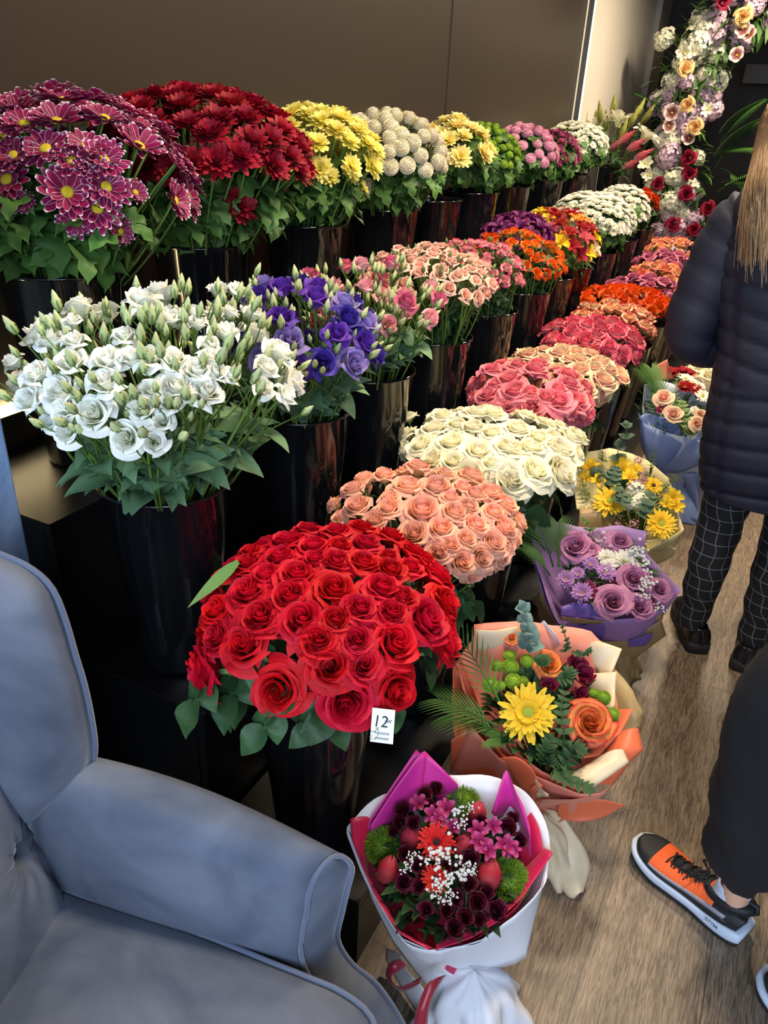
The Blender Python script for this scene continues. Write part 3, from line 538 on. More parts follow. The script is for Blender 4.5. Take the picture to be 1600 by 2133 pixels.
# ---- middle step ----------------------------------------------------------------
B2 = [(1.02, 'white lisianthus'), (1.50, 'purple lisianthus'), (1.86, 'pink lisianthus'), (2.30, 'blush spray roses'), (2.76, 'pink and white spray roses'), (3.2, 'orange spray roses'), (3.56, 'dark purple alstroemerias'), (3.90, 'mixed alstroemerias'), (4.45, 'white daisy chrysanthemums'), (5.0, 'more white chrysanthemums behind the first'), (5.6, 'orange red roses near the flower arch')]
for y, l in B2: bucket(-.98, y, .53, 'glossy black bucket on the middle step holding ' + l)
LB = [bud_mesh('lisianthus_bud', [G_BUD, G_SEP], L=.036, r=.0078), bud_mesh('lisianthus_bud', [G_BUD, G_SEP], L=.032, r=.0068)]
RBD = [bud_mesh('rosebud', [G_SEP, G_SEP], L=.022, r=.006)]
def lis(n, m, k=3): return [rose_mesh(n, m, .037, .047, 15, s * 5 + 2, opn=.45, ruff=.05) for s in range(k)]
WL = [(1040, 105, 52), (1130, 105, 52), (1205, 215, 55), (1080, 305, 55), (1095, 215, 45), (585, 325, 50), (225, 345, 60), (345, 350, 50), (510, 440, 70), (490, 550, 70), (620, 430, 60), (710, 430, 60), (830, 440, 55), (935, 490, 60), (840, 570, 75), (720, 590, 50), (985, 590, 70), (270, 590, 75), (160, 510, 60), (435, 710, 75), (595, 830, 70), (730, 850, 55), (305, 790, 65), (770, 745, 45), (670, 680, 55), (225, 740, 50), (120, 640, 60), (1260, 575, 50), (1275, 480, 55), (1375, 615, 55), (325, 455, 60), (50, 450, 50), (800, 240, 50), (925, 215, 40), (940, 265, 45), (1000, 370, 45), (340, 260, 40), (235, 260, 40), (680, 225, 40), (1030, 500, 55), (1100, 520, 40), (800, 650, 50), (300, 680, 55), (1000, 430, 45)]
bunch((-.971, 1.019, 1.155, .275, .165), 2, 1.02, 'white_lisianthus', 'lisianthus', 'white lisianthus with green buds in the front bucket of the middle step', 'white lisianthus in the front middle bucket',
      lis('white_lisianthus_bloom', P_WLIS, 4), .039, .046, 'lis', sized(crop(WL, 0, 550, 2.286), 1.72, 1.04), d=.085, sep=SEPS, buds=LB, nbud=3, seed=21, leafz=(-.01, .05), fscale=1.15, fol2=True,
      own={0: 'cream white lisianthus at the very top of the white bunch, left of its pair', 1: 'cream white lisianthus at the very top of the white bunch, right of its pair', 20: 'open white lisianthus low at the front showing its round heart', 29: 'single white lisianthus reaching out to the right on a thin stem'}, vmin=-.1)
bunch((-.964, 1.44, 1.135, .225, .14), 2, 1.5, 'purple_lisianthus', 'lisianthus', 'violet purple lisianthus with green buds, behind the white lisianthus', 'purple lisianthus in the second middle bucket',
      lis('purple_lisianthus_bloom', P_PLIS) + lis('lilac_lisianthus_bloom', P_LLIS, 1), .037, .046, 'lis', None, d=.060, sep=SEPS, buds=LB, nbud=4, fol2=True, seed=22, leafz=(-.02, .04), vmin=-.09, deep=.3)
bunch((-.964, 1.80, 1.155, .215, .12), 2, 1.86, 'pink_lisianthus', 'lisianthus', 'pink lisianthus with pale green buds, between purple lisianthus and spray roses', 'pink lisianthus in the third middle bucket',
      [rose_mesh('pink_lisianthus_bloom', P_KLIS, .031, .046, 16, 4, opn=.4), rose_mesh('pink_lisianthus_bloom', P_KLI2, .027, .044, 14, 5, opn=.3)], .031, .046, 'lis', None, d=.074, sep=SEPS, buds=LB, nbud=5, fol2=True, seed=23, leafz=(-.02, .04), vmin=-.09, deep=.3)
bunch((-1.0, 2.27, 1.126, .221, .111), 2, 2.3, 'blush_spray_rose', 'spray rose', 'small blush peach spray rose beside the pink lisianthus', 'blush spray roses in the fourth middle bucket',
      [rose_mesh('spray_rose_bloom', P_BLSH, .025, .03, 16, s, opn=.55) for s in (1, 2)], .025, .03, 'small', None, d=.041, sep=SEPS, buds=RBD, nbud=1, jit=.010, seed=24, leafz=(-.05, .02), fscale=1.2, vmin=-.09)
bunch((-1.02, 2.713, 1.085, .202, .12), 2, 2.76, 'pink_spray_rose', 'spray rose', 'small white spray rose edged bright pink, between blush and orange spray roses', 'pink and white spray roses in the fifth middle bucket',
      [rose_mesh('spray_rose_bloom', P_PKSP, .025, .03, 16, s, opn=.5) for s in (3, 4)], .025, .03, 'small', None, d=.043, sep=SEPS, buds=RBD, nbud=1, jit=.010, seed=25, leafz=(-.05, .02), fscale=1.2, vmin=-.11)
bunch((-1.02, 3.193, 1.06, .218, .127), 2, 3.2, 'orange_spray_rose', 'spray rose', 'small orange and yellow spray rose in front of the alstroemerias', 'orange spray roses in the sixth middle bucket',
      [rose_mesh('spray_rose_bloom', P_ORSP, .026, .032, 14, s, opn=.5) for s in (5, 6)], .026, .032, 'small', None, d=.047, buds=RBD, nbud=1, jit=.010, seed=26, leafz=(-.05, .02), fscale=1.2, vmin=-.11)
def als(*ks): return [funnel_mesh('alstroemeria_bloom', [ALS[k], ALS[k]], .045, .05, i + 1) for i, k in enumerate(ks)]
bunch((-1.03, 3.76, 1.07, .24, .165), 2, 3.90, 'alstroemeria', 'alstroemeria', 'red, yellow or cream alstroemeria in the mixed bucket before the white chrysanthemums', 'mixed alstroemerias in the seventh middle bucket',
      als('red', 'red', 'yellow', 'cream', 'red', 'pink', 'apricot', 'yellow', 'red', 'cream'), .04, .05, 'strap', None, d=.056, seed=27, leafz=(-.05, .03), vmin=-.13)
bunch((-1.10, 3.45, 1.13, .17, .10), 2, 3.56, 'purple_alstroemeria', 'alstroemeria', 'dark purple alstroemeria on the wall side of the mixed alstroemerias', 'purple alstroemerias on the middle step',
      als('purple', 'purple'), .036, .045, None, None, d=.05, seed=28, vmin=-.08)
WD = [daisy_mesh('white_daisy_bloom', [P_WHT, YEL_C], .027, [(16, 1, .15, .2), (14, .85, .5, .1), (9, .6, .9, 0)], .004, .004, 1, W=.16), daisy_mesh('white_daisy_bloom', [P_WHT, GRN_C], .027, [(16, 1, .1, .1), (14, .8, .4, .1)], .006, .004, 2, W=.16)]
farbunch((-1.02, 4.45, 1.10, .245, .155), 2, 4.45, 'white_chrysanthemum', 'chrysanthemum', 'white daisy-like chrysanthemum in the big mass behind the alstroemerias', 'white chrysanthemums of the middle step', WD, .027, .012, .030, 29, vmin=-.13, nmax=280, fol='chry')
farbunch((-1.024, 5.2, 1.09, .19, .16), 2, 5.0, 'white_chrysanthemum', 'chrysanthemum', 'white chrysanthemum of the farther mass, next to the orange red roses', 'farther white chrysanthemums of the middle step', WD, .027, .012, .031, 30, vmin=-.13, nmax=200, fol='chry')
farbunch((-1.0, 5.75, 1.10, .13, .10), 2, 5.6, 'flame_rose', 'rose', 'orange red rose at the far end of the middle step by the flower arch', 'orange red roses of the middle step', roses('flame_rose_bloom', petal('flame_rose_petal', [(0, (240, 130, 20)), (.6, (226, 70, 12)), (1, (190, 30, 12))], vv=.2), R=.045, n=16), .045, .05, .07, 31, fol='rose', vmin=-.1)

# ---- tallest step ----------------------------------------------------------------
B1 = [(1.17, 'burgundy and white chrysanthemums'), (1.63, 'crimson chrysanthemums'), (2.12, 'yellow chrysanthemums'), (2.65, 'ivory pompon chrysanthemums'), (3.06, 'pale yellow chrysanthemums'), (3.50, 'green button chrysanthemums'), (3.96, 'pink button chrysanthemums'), (4.56, 'purple chrysanthemums'), (5.10, 'small white chrysanthemums'), (6.1, 'lilies')]
for y, l in B1: bucket(-1.36, y, .86, 'glossy black bucket on the tallest step holding ' + l)
VD = [daisy_mesh('chrysanthemum_bloom', [P_VAR, YEL_C], .05, [(16, 1, .10 + e, .25), (14, .84, .45 + e, .1)], .012, .006, s, W=.15) for s, e in ((1, 0), (2, .15), (3, -.1))]
VP = [(0, 290, 35), (210, 350, 34), (55, 385, 30), (20, 500, 38), (265, 215, 36), (340, 410, 30), (495, 405, 34), (320, 565, 38), (465, 645, 34), (365, 700, 26), (510, 540, 34), (110, 615, 16), (15, 590, 28), (410, 335, 30), (430, 440, 25), (650, 570, 18), (840, 430, 20), (580, 760, 20)]
bunch((-1.365, 1.25, 1.445, .26, .175), 1, 1.17, 'variegated_chrysanthemum', 'chrysanthemum', 'burgundy daisy chrysanthemum with white-edged petals and yellow eye, front bucket by the wall', 'burgundy and white chrysanthemums in the front tall bucket',
      VD, .048, .012, 'chry', [(150 * 0 + a / 2.286, 150 + b / 2.286, max(.020, r / 36 * .05)) for a, b, r in VP], d=.058, fol2=True, seed=41, leafz=(-.01, .05), vmin=-.10, fscale=1.15, own={3: 'white-edged burgundy chrysanthemum at the left frame edge, facing out widest'}, tilt=.45)
BD = [daisy_mesh('chrysanthemum_bloom', [P_BURG, YEL_C], .046, [(14, 1, .1, .3), (13, .9, .5, .2), (10, .7, .9, .1), (7, .45, 1.2, 0)], .004, .004, s, W=.17) for s in (4, 5, 6)]
bunch((-1.353, 1.64, 1.475, .285, .165), 1, 1.63, 'crimson_chrysanthemum', 'chrysanthemum', 'dark crimson chrysanthemum in the second bucket along the wall', 'crimson chrysanthemums in the second tall bucket',
      BD, .046, .016, 'chry', None, d=.048, fol2=True, deep=.12, seed=42, leafz=(-.01, .06), vmin=-.08, nmax=150, fscale=1.1)
YD = [daisy_mesh('chrysanthemum_bloom', [P_YEL, GRN_C], .040, [(15, 1, 0, .3), (14, .9, .4, .2), (12, .7, .8, .1), (8, .45, 1.1, 0)], .005, .004, s, W=.17) for s in (7, 8)]
bunch((-1.344, 2.15, 1.465, .22, .145), 1, 2.12, 'yellow_chrysanthemum', 'chrysanthemum', 'bright yellow chrysanthemum between the crimson ones and the ivory pompons', 'yellow chrysanthemums in the third tall bucket',
      YD, .040, .015, 'chry', None, d=.043, fol2=True, deep=.1, seed=43, leafz=(-.01, .06), vmin=-.1, nmax=140)
PM = [pompon_mesh('pompon_bloom', P_POM, .027, 150, .22, .95, s) for s in (1, 2)]
bunch((-1.355, 2.64, 1.45, .225, .155), 1, 2.65, 'ivory_pompon_chrysanthemum', 'chrysanthemum', 'round ivory pompon chrysanthemum in the fourth bucket along the wall', 'ivory pompons in the fourth tall bucket',
      PM, .027, .02, 'chry', None, d=.042, fol2=True, deep=.12, seed=44, leafz=(-.01, .06), vmin=-.12, nmax=140)
farbunch((-1.346, 3.21, 1.455, .175, .13), 1, 3.06, 'pale_yellow_chrysanthemum', 'chrysanthemum', 'pale yellow chrysanthemum between ivory pompons and green buttons', 'pale yellow chrysanthemums in the fifth tall bucket', [daisy_mesh('chrysanthemum_bloom', [P_PAY, YEL_C], .05, [(15, 1, .1, .3), (14, .85, .5, .2), (12, .6, .9, .1)], .005, .004, s, W=.16) for s in (9, 10)], .05, .015, .06, 45, fol='chry', vmin=-.1)
farbunch((-1.34, 3.52, 1.42, .19, .15), 1, 3.5, 'green_button_chrysanthemum', 'chrysanthemum', 'small green button chrysanthemum beside the pale yellow ones', 'green buttons in the sixth tall bucket', [pompon_mesh('button_bloom', P_GRN, .018, 70, .2, .8, 3, wd=.22)], .018, .014, .036, 46, fol='chry', vmin=-.12)
farbunch((-1.302, 3.98, 1.42, .19, .145), 1, 3.96, 'pink_button_chrysanthemum', 'chrysanthemum', 'dusty pink button chrysanthemum between green buttons and purple chrysanthemums', 'pink buttons in the seventh tall bucket', [pompon_mesh('button_bloom', P_PKB, .026, 90, .25, .6, 4, wd=.2)], .026, .014, .044, 47, fol='chry', vmin=-.12)
farbunch((-1.315, 4.53, 1.40, .17, .14), 1, 4.56, 'purple_chrysanthemum', 'chrysanthemum', 'magenta purple chrysanthemum between pink buttons and small white chrysanthemums', 'purple chrysanthemums in the eighth tall bucket', [daisy_mesh('chrysanthemum_bloom', [P_PUR, YEL_C], .032, [(14, 1, .1, .3), (12, .85, .6, .1)], .004, .004, 11, W=.14)], .032, .012, .042, 48, fol='chry', vmin=-.12)
farbunch((-1.338, 5.1, 1.44, .21, .14), 1, 5.1, 'small_white_chrysanthemum', 'chrysanthemum', 'small white chrysanthemum on the tallest step, in front of the lilies', 'white chrysanthemums in the ninth tall bucket', WD, .027, .012, .033, 49, fol='chry', vmin=-.12, nmax=200)
# lilies
LILB = petal('green_lily_bud', [(0, (120, 130, 50)), (1, (168, 168, 84))], vv=.25); LILP = petal('pink_lily_petal', [(0, (236, 206, 190)), (.5, (220, 110, 120)), (1, (206, 84, 104))], vv=.15); LILW = petal('white_lily_petal', [(0, (220, 220, 160)), (1, (246, 240, 226))], vv=.05)
LM = [bud_mesh('lily_bud', [LILB, LILB], .12, .017), bud_mesh('lily_bud', [LILP, LILP], .13, .02), funnel_mesh('lily_bloom', [LILW, LILW], .10, .10, 5)]
rnd = random.Random(50)
LIL = [(1178, 225, 0), (1205, 240, 0), (1235, 235, 0), (1278, 225, 0), (1262, 258, 0), (1297, 275, 0), (1330, 232, 0), (1345, 245, 0), (1318, 250, 0), (1220, 250, 0), (1250, 240, 0), (1320, 305, 1), (1335, 325, 1), (1310, 345, 1), (1280, 305, 1), (1300, 290, 1), (1345, 285, 2), (1290, 250, 2), (1255, 262, 2), (1230, 265, 2)]
for i, (px, py, k) in enumerate(LIL):
    p = at_y(px, py, 5.85 + .3 * rnd.random() + (.0 if k == 1 else .2)); base = V((-1.36 + (p.x + 1.36) * .15, 6.1 + (p.y - 6.1) * .15, 1.18))
    t = empty('lily', base, 0, ['tall lily in green bud by the beige pilaster', 'lily in pink bud leaning out beside the pilaster', 'open white lily among the buds by the pilaster'][k], 'lily', ['lilies in green bud', 'lilies in pink bud', 'open white lilies'][k])
    L0 = p - base; ax = V((L0.x * 1.5 + (.5 if k == 1 else 0), L0.y * .8 - (.3 if k == 1 else 0), .5)).normalized()
    inst('bloom', LM[k], t, aim(L0 - ax * .05, ax, rnd.uniform(0, 6), 1.25)); inst('stem', STEM, t, segm((0, 0, 0), L0 - ax * .05, 0, 1.6))
    mb = MB()
    for j in range(4): a = rnd.uniform(0, 6); leaf(mb, L0 * rnd.uniform(.3, .75), (math.cos(a), math.sin(a) - .3, .4), .12, .035, droop=1.2, fold=.2)
    mb.obj('leaves', [FOL['small'][0].materials[0]], t)
# ------------------------------------------------------------------ armchair
def velvet():
    m, nt, p = newmat('blue_grey_velvet'); N, L = nt.nodes, nt.links
    tc = N.new('ShaderNodeTexCoord'); n1 = N.new('ShaderNodeTexNoise'); n1.inputs['Scale'].default_value = 4.5; n1.inputs['Detail'].default_value = 6; n1.inputs['Distortion'].default_value = 1.6; L.new(tc.outputs['Object'], n1.inputs['Vector'])
    r = N.new('ShaderNodeValToRGB'); r.color_ramp.elements[0].position = .32; r.color_ramp.elements[0].color = (*lin((74, 82, 99)), 1); r.color_ramp.elements[1].position = .68; r.color_ramp.elements[1].color = (*lin((108, 114, 129)), 1)
    L.new(n1.outputs['Fac'], r.inputs[0]); L.new(r.outputs[0], p.inputs['Base Color']); p.inputs['Roughness'].default_value = .75; p.inputs['Sheen Weight'].default_value = .45; p.inputs['Sheen Roughness'].default_value = .35; p.inputs['Sheen Tint'].default_value = (.75, .85, 1, 1)
    n2 = N.new('ShaderNodeTexNoise'); n2.inputs['Scale'].default_value = 700; L.new(tc.outputs['Object'], n2.inputs['Vector'])
    n3 = N.new('ShaderNodeTexNoise'); n3.inputs['Scale'].default_value = 9; n3.inputs['Detail'].default_value = 3; L.new(tc.outputs['Object'], n3.inputs['Vector'])
    ad = N.new('ShaderNodeMath'); ad.operation = 'MULTIPLY_ADD'; ad.inputs[1].default_value = 5; L.new(n3.outputs['Fac'], ad.inputs[0]); L.new(n2.outputs['Fac'], ad.inputs[2])
    b = N.new('ShaderNodeBump'); b.inputs['Strength'].default_value = .3; b.inputs['Distance'].default_value = .0012; L.new(ad.outputs[0], b.inputs['Height']); L.new(b.outputs[0], p.inputs['Normal'])
    return m
VEL = velvet(); PIPE = plain('velvet_piping', (86, 95, 118), .7, sheen=.5)
CH = empty('armchair', (-.62, .33, 0), math.radians(13), 'blue grey velvet wing armchair with buttoned back, in front of the display steps', 'armchair')
def S2(P, n=5): return catmull(P, n)
for sgn, suffix in ((1, ''), (-1, '')):
    def m_(p): return (p[0], p[1] * sgn, p[2])
    # arm: rear section to front outline
    inner = [(.42, .236, .05), (.41, .25, .12), (.40, .25, .18), (.352, .243, .27), (.314, .234, .33), (.28, .223, .40), (.264, .226, .46), (.266, .247, .52), (.269, .252, .565)]
    top = [(.278, .262, .598), (.292, .282, .612), (.306, .300, .60)]
    outer = [(.319, .313, .562), (.313, .314, .51), (.306, .310, .453), (.300, .307, .383), (.326, .308, .325), (.373, .31, .281), (.423, .31, .187), (.435, .31, .12), (.44, .31, .05)]
    front = inner + top + outer
    rear = [(-.2, .232, .05), (-.2, .232, .12), (-.2, .232, .2), (-.2, .232, .28), (-.2, .232, .35), (-.2, .232, .42), (-.2, .234, .50), (-.2, .243, .58), (-.2, .254, .63), (-.2, .272, .662), (-.2, .295, .672), (-.2, .318, .655), (-.2, .336, .62), (-.2, .342, .56), (-.2, .342, .49), (-.2, .34, .41), (-.2, .338, .33), (-.2, .336, .26), (-.2, .334, .18), (-.2, .332, .12), (-.2, .33, .05)]
    frs, rrs = catmull(front, 3), catmull(rear, 3); rows = []
    for k in range(15):
        t = k / 14; row = []
        for a, b in zip(rrs, frs):
            q = a.lerp(b, t); bul = math.sin(PI * t)
            q.z += .018 * bul * sm((q.z - .42) / .2); q.y += (.012 * bul if q.y > .28 else -.010 * bul * sm((q.z - .35) / .1))
            row.append(m_(q))
        rows.append(row)
    mb = MB(); mb.grid(rows, flip=sgn > 0); solid(mb.obj('armrest', VEL, CH), .008)
    L_ = catmull(inner + [(.278, .262, .598), (.29, .280, .611)], 4); R_ = catmull(outer[::-1] + [(.306, .300, .60), (.292, .283, .612)], 4); n = 36
    def samp(P, t): x = t * (len(P) - 1); i = min(int(x), len(P) - 2); return P[i].lerp(P[i + 1], x - i)
    rows = []
    for k in range(n + 1):
        a, b = samp(L_, k / n), samp(R_, k / n); rows.append([m_(a.lerp(b, j / 6) + V((.010 * math.sin(PI * j / 6), 0, 0))) for j in range(7)])
    mb = MB(); mb.grid(rows, flip=sgn > 0); solid(mb.obj('arm_front_panel', VEL, CH), .006)
    mb = MB(); mb.tube([m_(q + V((.006, 0, 0))) for q in catmull(front, 4)], .0042, 8); mb.obj('piping', PIPE, CH)
    # wing
    wo = [(-.30, .30, 1.06), (-.197, .302, 1.038), (-.153, .302, 1.023), (-.126, .302, .995), (-.114, .302, .942), (-.108, .302, .882), (-.102, .302, .829), (-.100, .302, .763), (-.103, .302, .701), (-.116, .301, .656), (-.145, .298, .622), (-.18, .285, .60)]
    wi = [(-.36, .20, 1.04), (-.34, .20, 1.0), (-.32, .20, .96), (-.30, .20, .92), (-.28, .20, .87), (-.26, .20, .83), (-.245, .20, .79), (-.228, .20, .755), (-.212, .20, .72), (-.20, .202, .68), (-.19, .208, .645), (-.185, .22, .61)]
    wo_, wi_ = catmull(wo, 3), catmull(wi, 3); rows = []
    for a, b in zip(wo_, wi_):
        row = []
        for j in range(10):
            t = j / 9; q = a.lerp(b, t); bu = math.sin(PI * min(1, t * 1.02)) ** .6
            q.y -= .030 * bu * (1 if t > 0 else 0); q.x += .012 * bu; row.append(m_(q))
        back = [m_(a.lerp(b, t) + V((-.01, .035 * math.sin(PI * t) + .004, 0))) for t in (1, .75, .5, .25, .06)]
        rows.append(row + back)
    mb = MB(); mb.grid(rows, closed=True, flip=sgn < 0); mb.cap(rows[0]); mb.cap(rows[-1]); mb.obj('wing', VEL, CH)
    mb = MB(); mb.tube([m_(q + V((.002, .004, 0))) for q in wo_], .0045, 8); mb.obj('piping', PIPE, CH)
# back with deep button tufting
rows = []; BT = [(0, .575), (.190, .566), (-.190, .566), (.07, .76), (-.07, .76), (0, .90), (.145, .90), (-.145, .90)]
def backp(l, z):
    x = -.135 - (z - .45) * .24 + .02 * (1 - (l / .25) ** 2) - .035 * sm((abs(l) - .19) / .06) - .02 * sm((z - 1.0) / .08); h = 0
    for bl, bz in BT:
        d2 = (l - bl) ** 2 + (z - bz) ** 2; h += math.exp(-d2 / .00026) * .032 + math.exp(-d2 / .0022) * .018
        ang = math.atan2(z - bz, l - bl); d = math.sqrt(d2); h += .0028 * math.sin(ang * 11 + d * 30) * math.exp(-((d - .04) / .03) ** 2) * 1.3
    for i, (al, az) in enumerate(BT):
        for bl, bz in BT[i + 1:]:
            L2 = (bl - al) ** 2 + (bz - az) ** 2
            if L2 < .03 and abs(bz - az) > .02:
                t = max(0, min(1, ((l - al) * (bl - al) + (z - az) * (bz - az)) / L2)); dd = (l - al - t * (bl - al)) ** 2 + (z - az - t * (bz - az)) ** 2; h = max(h, math.exp(-dd / .00012) * .014)
    for s_ in (1, -1):   # creases running from the lowest outer buttons to the seat corners
        al, az, bl, bz = .190 * s_, .566, .225 * s_, .46; L2 = (bl - al) ** 2 + (bz - az) ** 2
        t = max(0, min(1, ((l - al) * (bl - al) + (z - az) * (bz - az)) / L2)); dd = (l - al - t * (bl - al)) ** 2 + (z - az - t * (bz - az)) ** 2; h = max(h, math.exp(-dd / .00010) * .012 * (1 - t * .5))
    return (x - h, l, z)
for i in range(91):
    z = .40 + i * .68 / 90; wv = .235 - .03 * sm((z - .55) / .4); rows.append([backp(-wv + 2 * wv * j / 80, z) for j in range(81)])
mb = MB(); mb.grid(rows); solid(mb.obj('backrest', VEL, CH), .02, -1)
for bl, bz in BT[:8]:
    q = V(backp(bl, bz)); mb = MB(); mb.lathe([(.0001, .008), (.006, .0065), (.0095, .003), (.0105, 0), (.009, -.002)], 14); mb.v = [(q.x + z + .004, q.y + y, q.z + x) for x, y, z in mb.v]; mb.obj('button', PIPE, CH)
mb = MB(); mb.box((-.46, -.27, .30), (-.34, .27, 1.04)); o = mb.obj('back_frame', VEL, CH); bevel(o, .03, 4)
# seat cushion
so = [(-.150, .226), (-.113, .2225), (.005, .219), (.099, .216), (.18, .209), (.237, .203), (.30, .197), (.351, .190), (.40, .168), (.43, .11), (.445, .05)]
full = catmull([(x, y, 0) for x, y in so] + [(.447, 0, 0)] + [(x, -y, 0) for x, y in so[::-1]], 3); c0 = V((.1, 0, 0)); rows = []
for s_, z in ((.001, .470), (.35, .468), (.65, .463), (.85, .456), (.95, .449), (.99, .441), (1.0, .432), (1.0, .40), (.985, .345), (.96, .34)): rows.append([(c0.x + (q.x - c0.x) * s_, q.y * s_, z) for q in full])
mb = MB(); mb.grid(rows, closed=True, flip=True); mb.obj('seat_cushion', VEL, CH)
mb = MB(); mb.tube([(q.x, q.y * 1.005, .4445) for q in full], .0042, 8); mb.obj('piping', PIPE, CH)
mb = MB(); mb.box((-.34, -.235, .13), (.34, .235, .345)); bevel(mb.obj('seat_base', VEL, CH), .02, 3)
DKW = plain('dark_wood', (40, 28, 20), .35)
for x, y in ((.34, .26), (.34, -.26), (-.4, .24), (-.4, -.24)):
    mb = MB(); mb.lathe([(.014, 0), (.02, .06), (.024, .13), (.03, .16)], 16, c=(x, y, 0)); mb.obj('leg', DKW, CH)

# ------------------------------------------------------------------ people
def skin_body(name, joints, edges, mat, parent, sub=2):
    me = bpy.data.meshes.new(name); ks = list(joints); me.from_pydata([joints[k][0] for k in ks], [(ks.index(a), ks.index(b)) for a, b in edges], [])
    me.materials.append(mat); o = link(bpy.data.objects.new(name, me), parent)
    sk = o.modifiers.new('skin', 'SKIN'); sk.use_smooth_shade = True
    for i, k in enumerate(ks):
        r = joints[k][1]; r = r if isinstance(r, tuple) else (r, r); me.skin_vertices[0].data[i].radius = r
    me.skin_vertices[0].data[0].use_root = True
    subd(o, sub); return o
def hand(J, E, wrist, w, d, side, up, tag_, curl=.5):
    """palm, five fingers and thumb"""
    d, side, up = V(d).normalized(), V(side).normalized(), V(up).normalized(); wv = V(w)
    J[tag_ + 'palm'] = (tuple(wv + d * .045), (.030, .016)); E.append((wrist, tag_ + 'palm'))
    for i, (o, Lf) in enumerate(((-.027, .062), (-.009, .074), (.009, .070), (.026, .055))):
        b = wv + d * .085 + side * o; J[tag_ + f'f{i}a'] = (tuple(b), .0095); E.append((tag_ + 'palm', tag_ + f'f{i}a'))
        m1 = b + (d * math.cos(curl) - up * math.sin(curl)) * Lf * .5; m2 = m1 + (d * math.cos(curl * 2.2) - up * math.sin(curl * 2.2)) * Lf * .5
        J[tag_ + f'f{i}b'] = (tuple(m1), .0085); J[tag_ + f'f{i}c'] = (tuple(m2), .007); E += [(tag_ + f'f{i}a', tag_ + f'f{i}b'), (tag_ + f'f{i}b', tag_ + f'f{i}c')]
    t1 = wv + d * .035 - side * .034; t2 = t1 + d * .03 - side * .018 - up * .012; J[tag_ + 't1'] = (tuple(t1), .011); J[tag_ + 't2'] = (tuple(t2), .0085); E += [(tag_ + 'palm', tag_ + 't1'), (tag_ + 't1', tag_ + 't2')]
SKIN = plain('skin', (222, 172, 144), .5, var=.05)
def ring(c, a, b, n=32, ax=(1, 0, 0), ay=(0, 1, 0), sq=1.0):
    c, ax, ay = V(c), V(ax), V(ay); out = []
    for k in range(n):
        t = 2 * PI * k / n; x, y = math.cos(t), math.sin(t)
        out.append(c + ax * (a * math.copysign(abs(x) ** sq, x)) + ay * (b * math.copysign(abs(y) ** sq, y)))
    return out
def loft(rings, mat, name, parent, cap0=False, cap1=False, uvm=False, thick=0):
    mb = MB(); uvs = None
    if uvm:
        uvs = []; h = 0
        for i, r in enumerate(rings):
            if i: h += (sum(((a - b).length for a, b in zip(r, rings[i - 1]))) / len(r))
            c = 0; row = [(0, h)]
            mean = .095 * 2 * PI
            for k in range(len(r)): c += (r[(k + 1) % len(r)] - r[k]).length; row.append((c, h))
            uvs.append(row)
        rr = [list(r) + [r[0]] for r in rings]; mb.grid(rr, uvs)
    else: mb.grid(rings, closed=True)
    if cap0: mb.cap(rings[0][::-1])
    if cap1: mb.cap(rings[-1])
    o = mb.obj(name, mat, parent, weld=True)
    if thick: solid(o, thick)
    return o
def interp(keys, n):
    """keys: (z, cx, cy, a, b) -> smooth samples"""
    P = [V(k[:3]) for k in keys]; Q = [V((k[3], k[4], 0)) for k in keys]; a, b = catmull(P, n), catmull(Q, n); return [(p.x, p.y, p.z, q.x, q.y) for p, q in zip(a, b)]
def head(parent, c, s, fwd, mat):
    """face details, as children of the figure"""
    f = V(fwd).normalized(); r = f.cross(V((0, 0, 1)))
    mb = MB()
    for sg in (1, -1): q = V(c) + f * .085 * s + r * .032 * sg * s + V((0, 0, .005)); mb.lathe([(.0001, -.011), (.008, -.008), (.011, 0), (.008, .008), (.0001, .011)], 12, c=q)
    mb.obj('eye', plain('eye', (60, 50, 44), .2), parent)
# ---- woman with her back to the camera
NAVY = plain('navy_quilted_nylon', (16, 19, 38), .68, coat=0, sheen=0, bump=.25, bscale=40)
W = empty('person', (.10, 2.45, 0), 0, 'person seen from behind in navy puffer coat and black checked trousers, long blond hair', 'person')
J = {'pelvis': ((0, 0, .93), (.15, .10)), 'waist': ((0, .01, 1.08), (.115, .085)), 'chest': ((0, 0, 1.26), (.135, .095)), 'neckb': ((0, 0, 1.40), (.07, .06)), 'neck': ((.0, .01, 1.46), .05), 'chin': ((.0, .03, 1.51), (.055, .07)), 'skull': ((0, .015, 1.585), (.075, .09)), 'crown': ((0, .01, 1.645), (.055, .065)),
     'nose': ((0, .118, 1.555), .012),
     'hipL': ((-.085, 0, .86), .085), 'kneeL': ((-.085, .0, .48), .055), 'calfL': ((-.088, -.015, .33), .052), 'ankL': ((-.085, -.01, .10), .034), 'heelL': ((-.085, .0, .055), .032), 'toeL': ((-.11, .12, .035), (.034, .02)),
     'hipR': ((.085, 0, .86), .085), 'kneeR': ((.085, 0, .48), .055), 'calfR': ((.088, -.015, .33), .052), 'ankR': ((.085, -.01, .10), .034), 'heelR': ((.085, 0, .055), .032), 'toeR': ((.11, .12, .035), (.034, .02)),
     'shL': ((-.13, 0, 1.34), .05), 'elL': ((-.24, .0, 1.045), .040), 'wrL': ((-.10, .2, .99), .026), 'shR': ((.13, 0, 1.34), .05), 'elR': ((.24, .0, 1.045), .040), 'wrR': ((.10, .2, .99), .026)}
E = [('pelvis', 'waist'), ('waist', 'chest'), ('chest', 'neckb'), ('neckb', 'neck'), ('neck', 'chin'), ('chin', 'skull'), ('skull', 'crown'), ('skull', 'nose')]
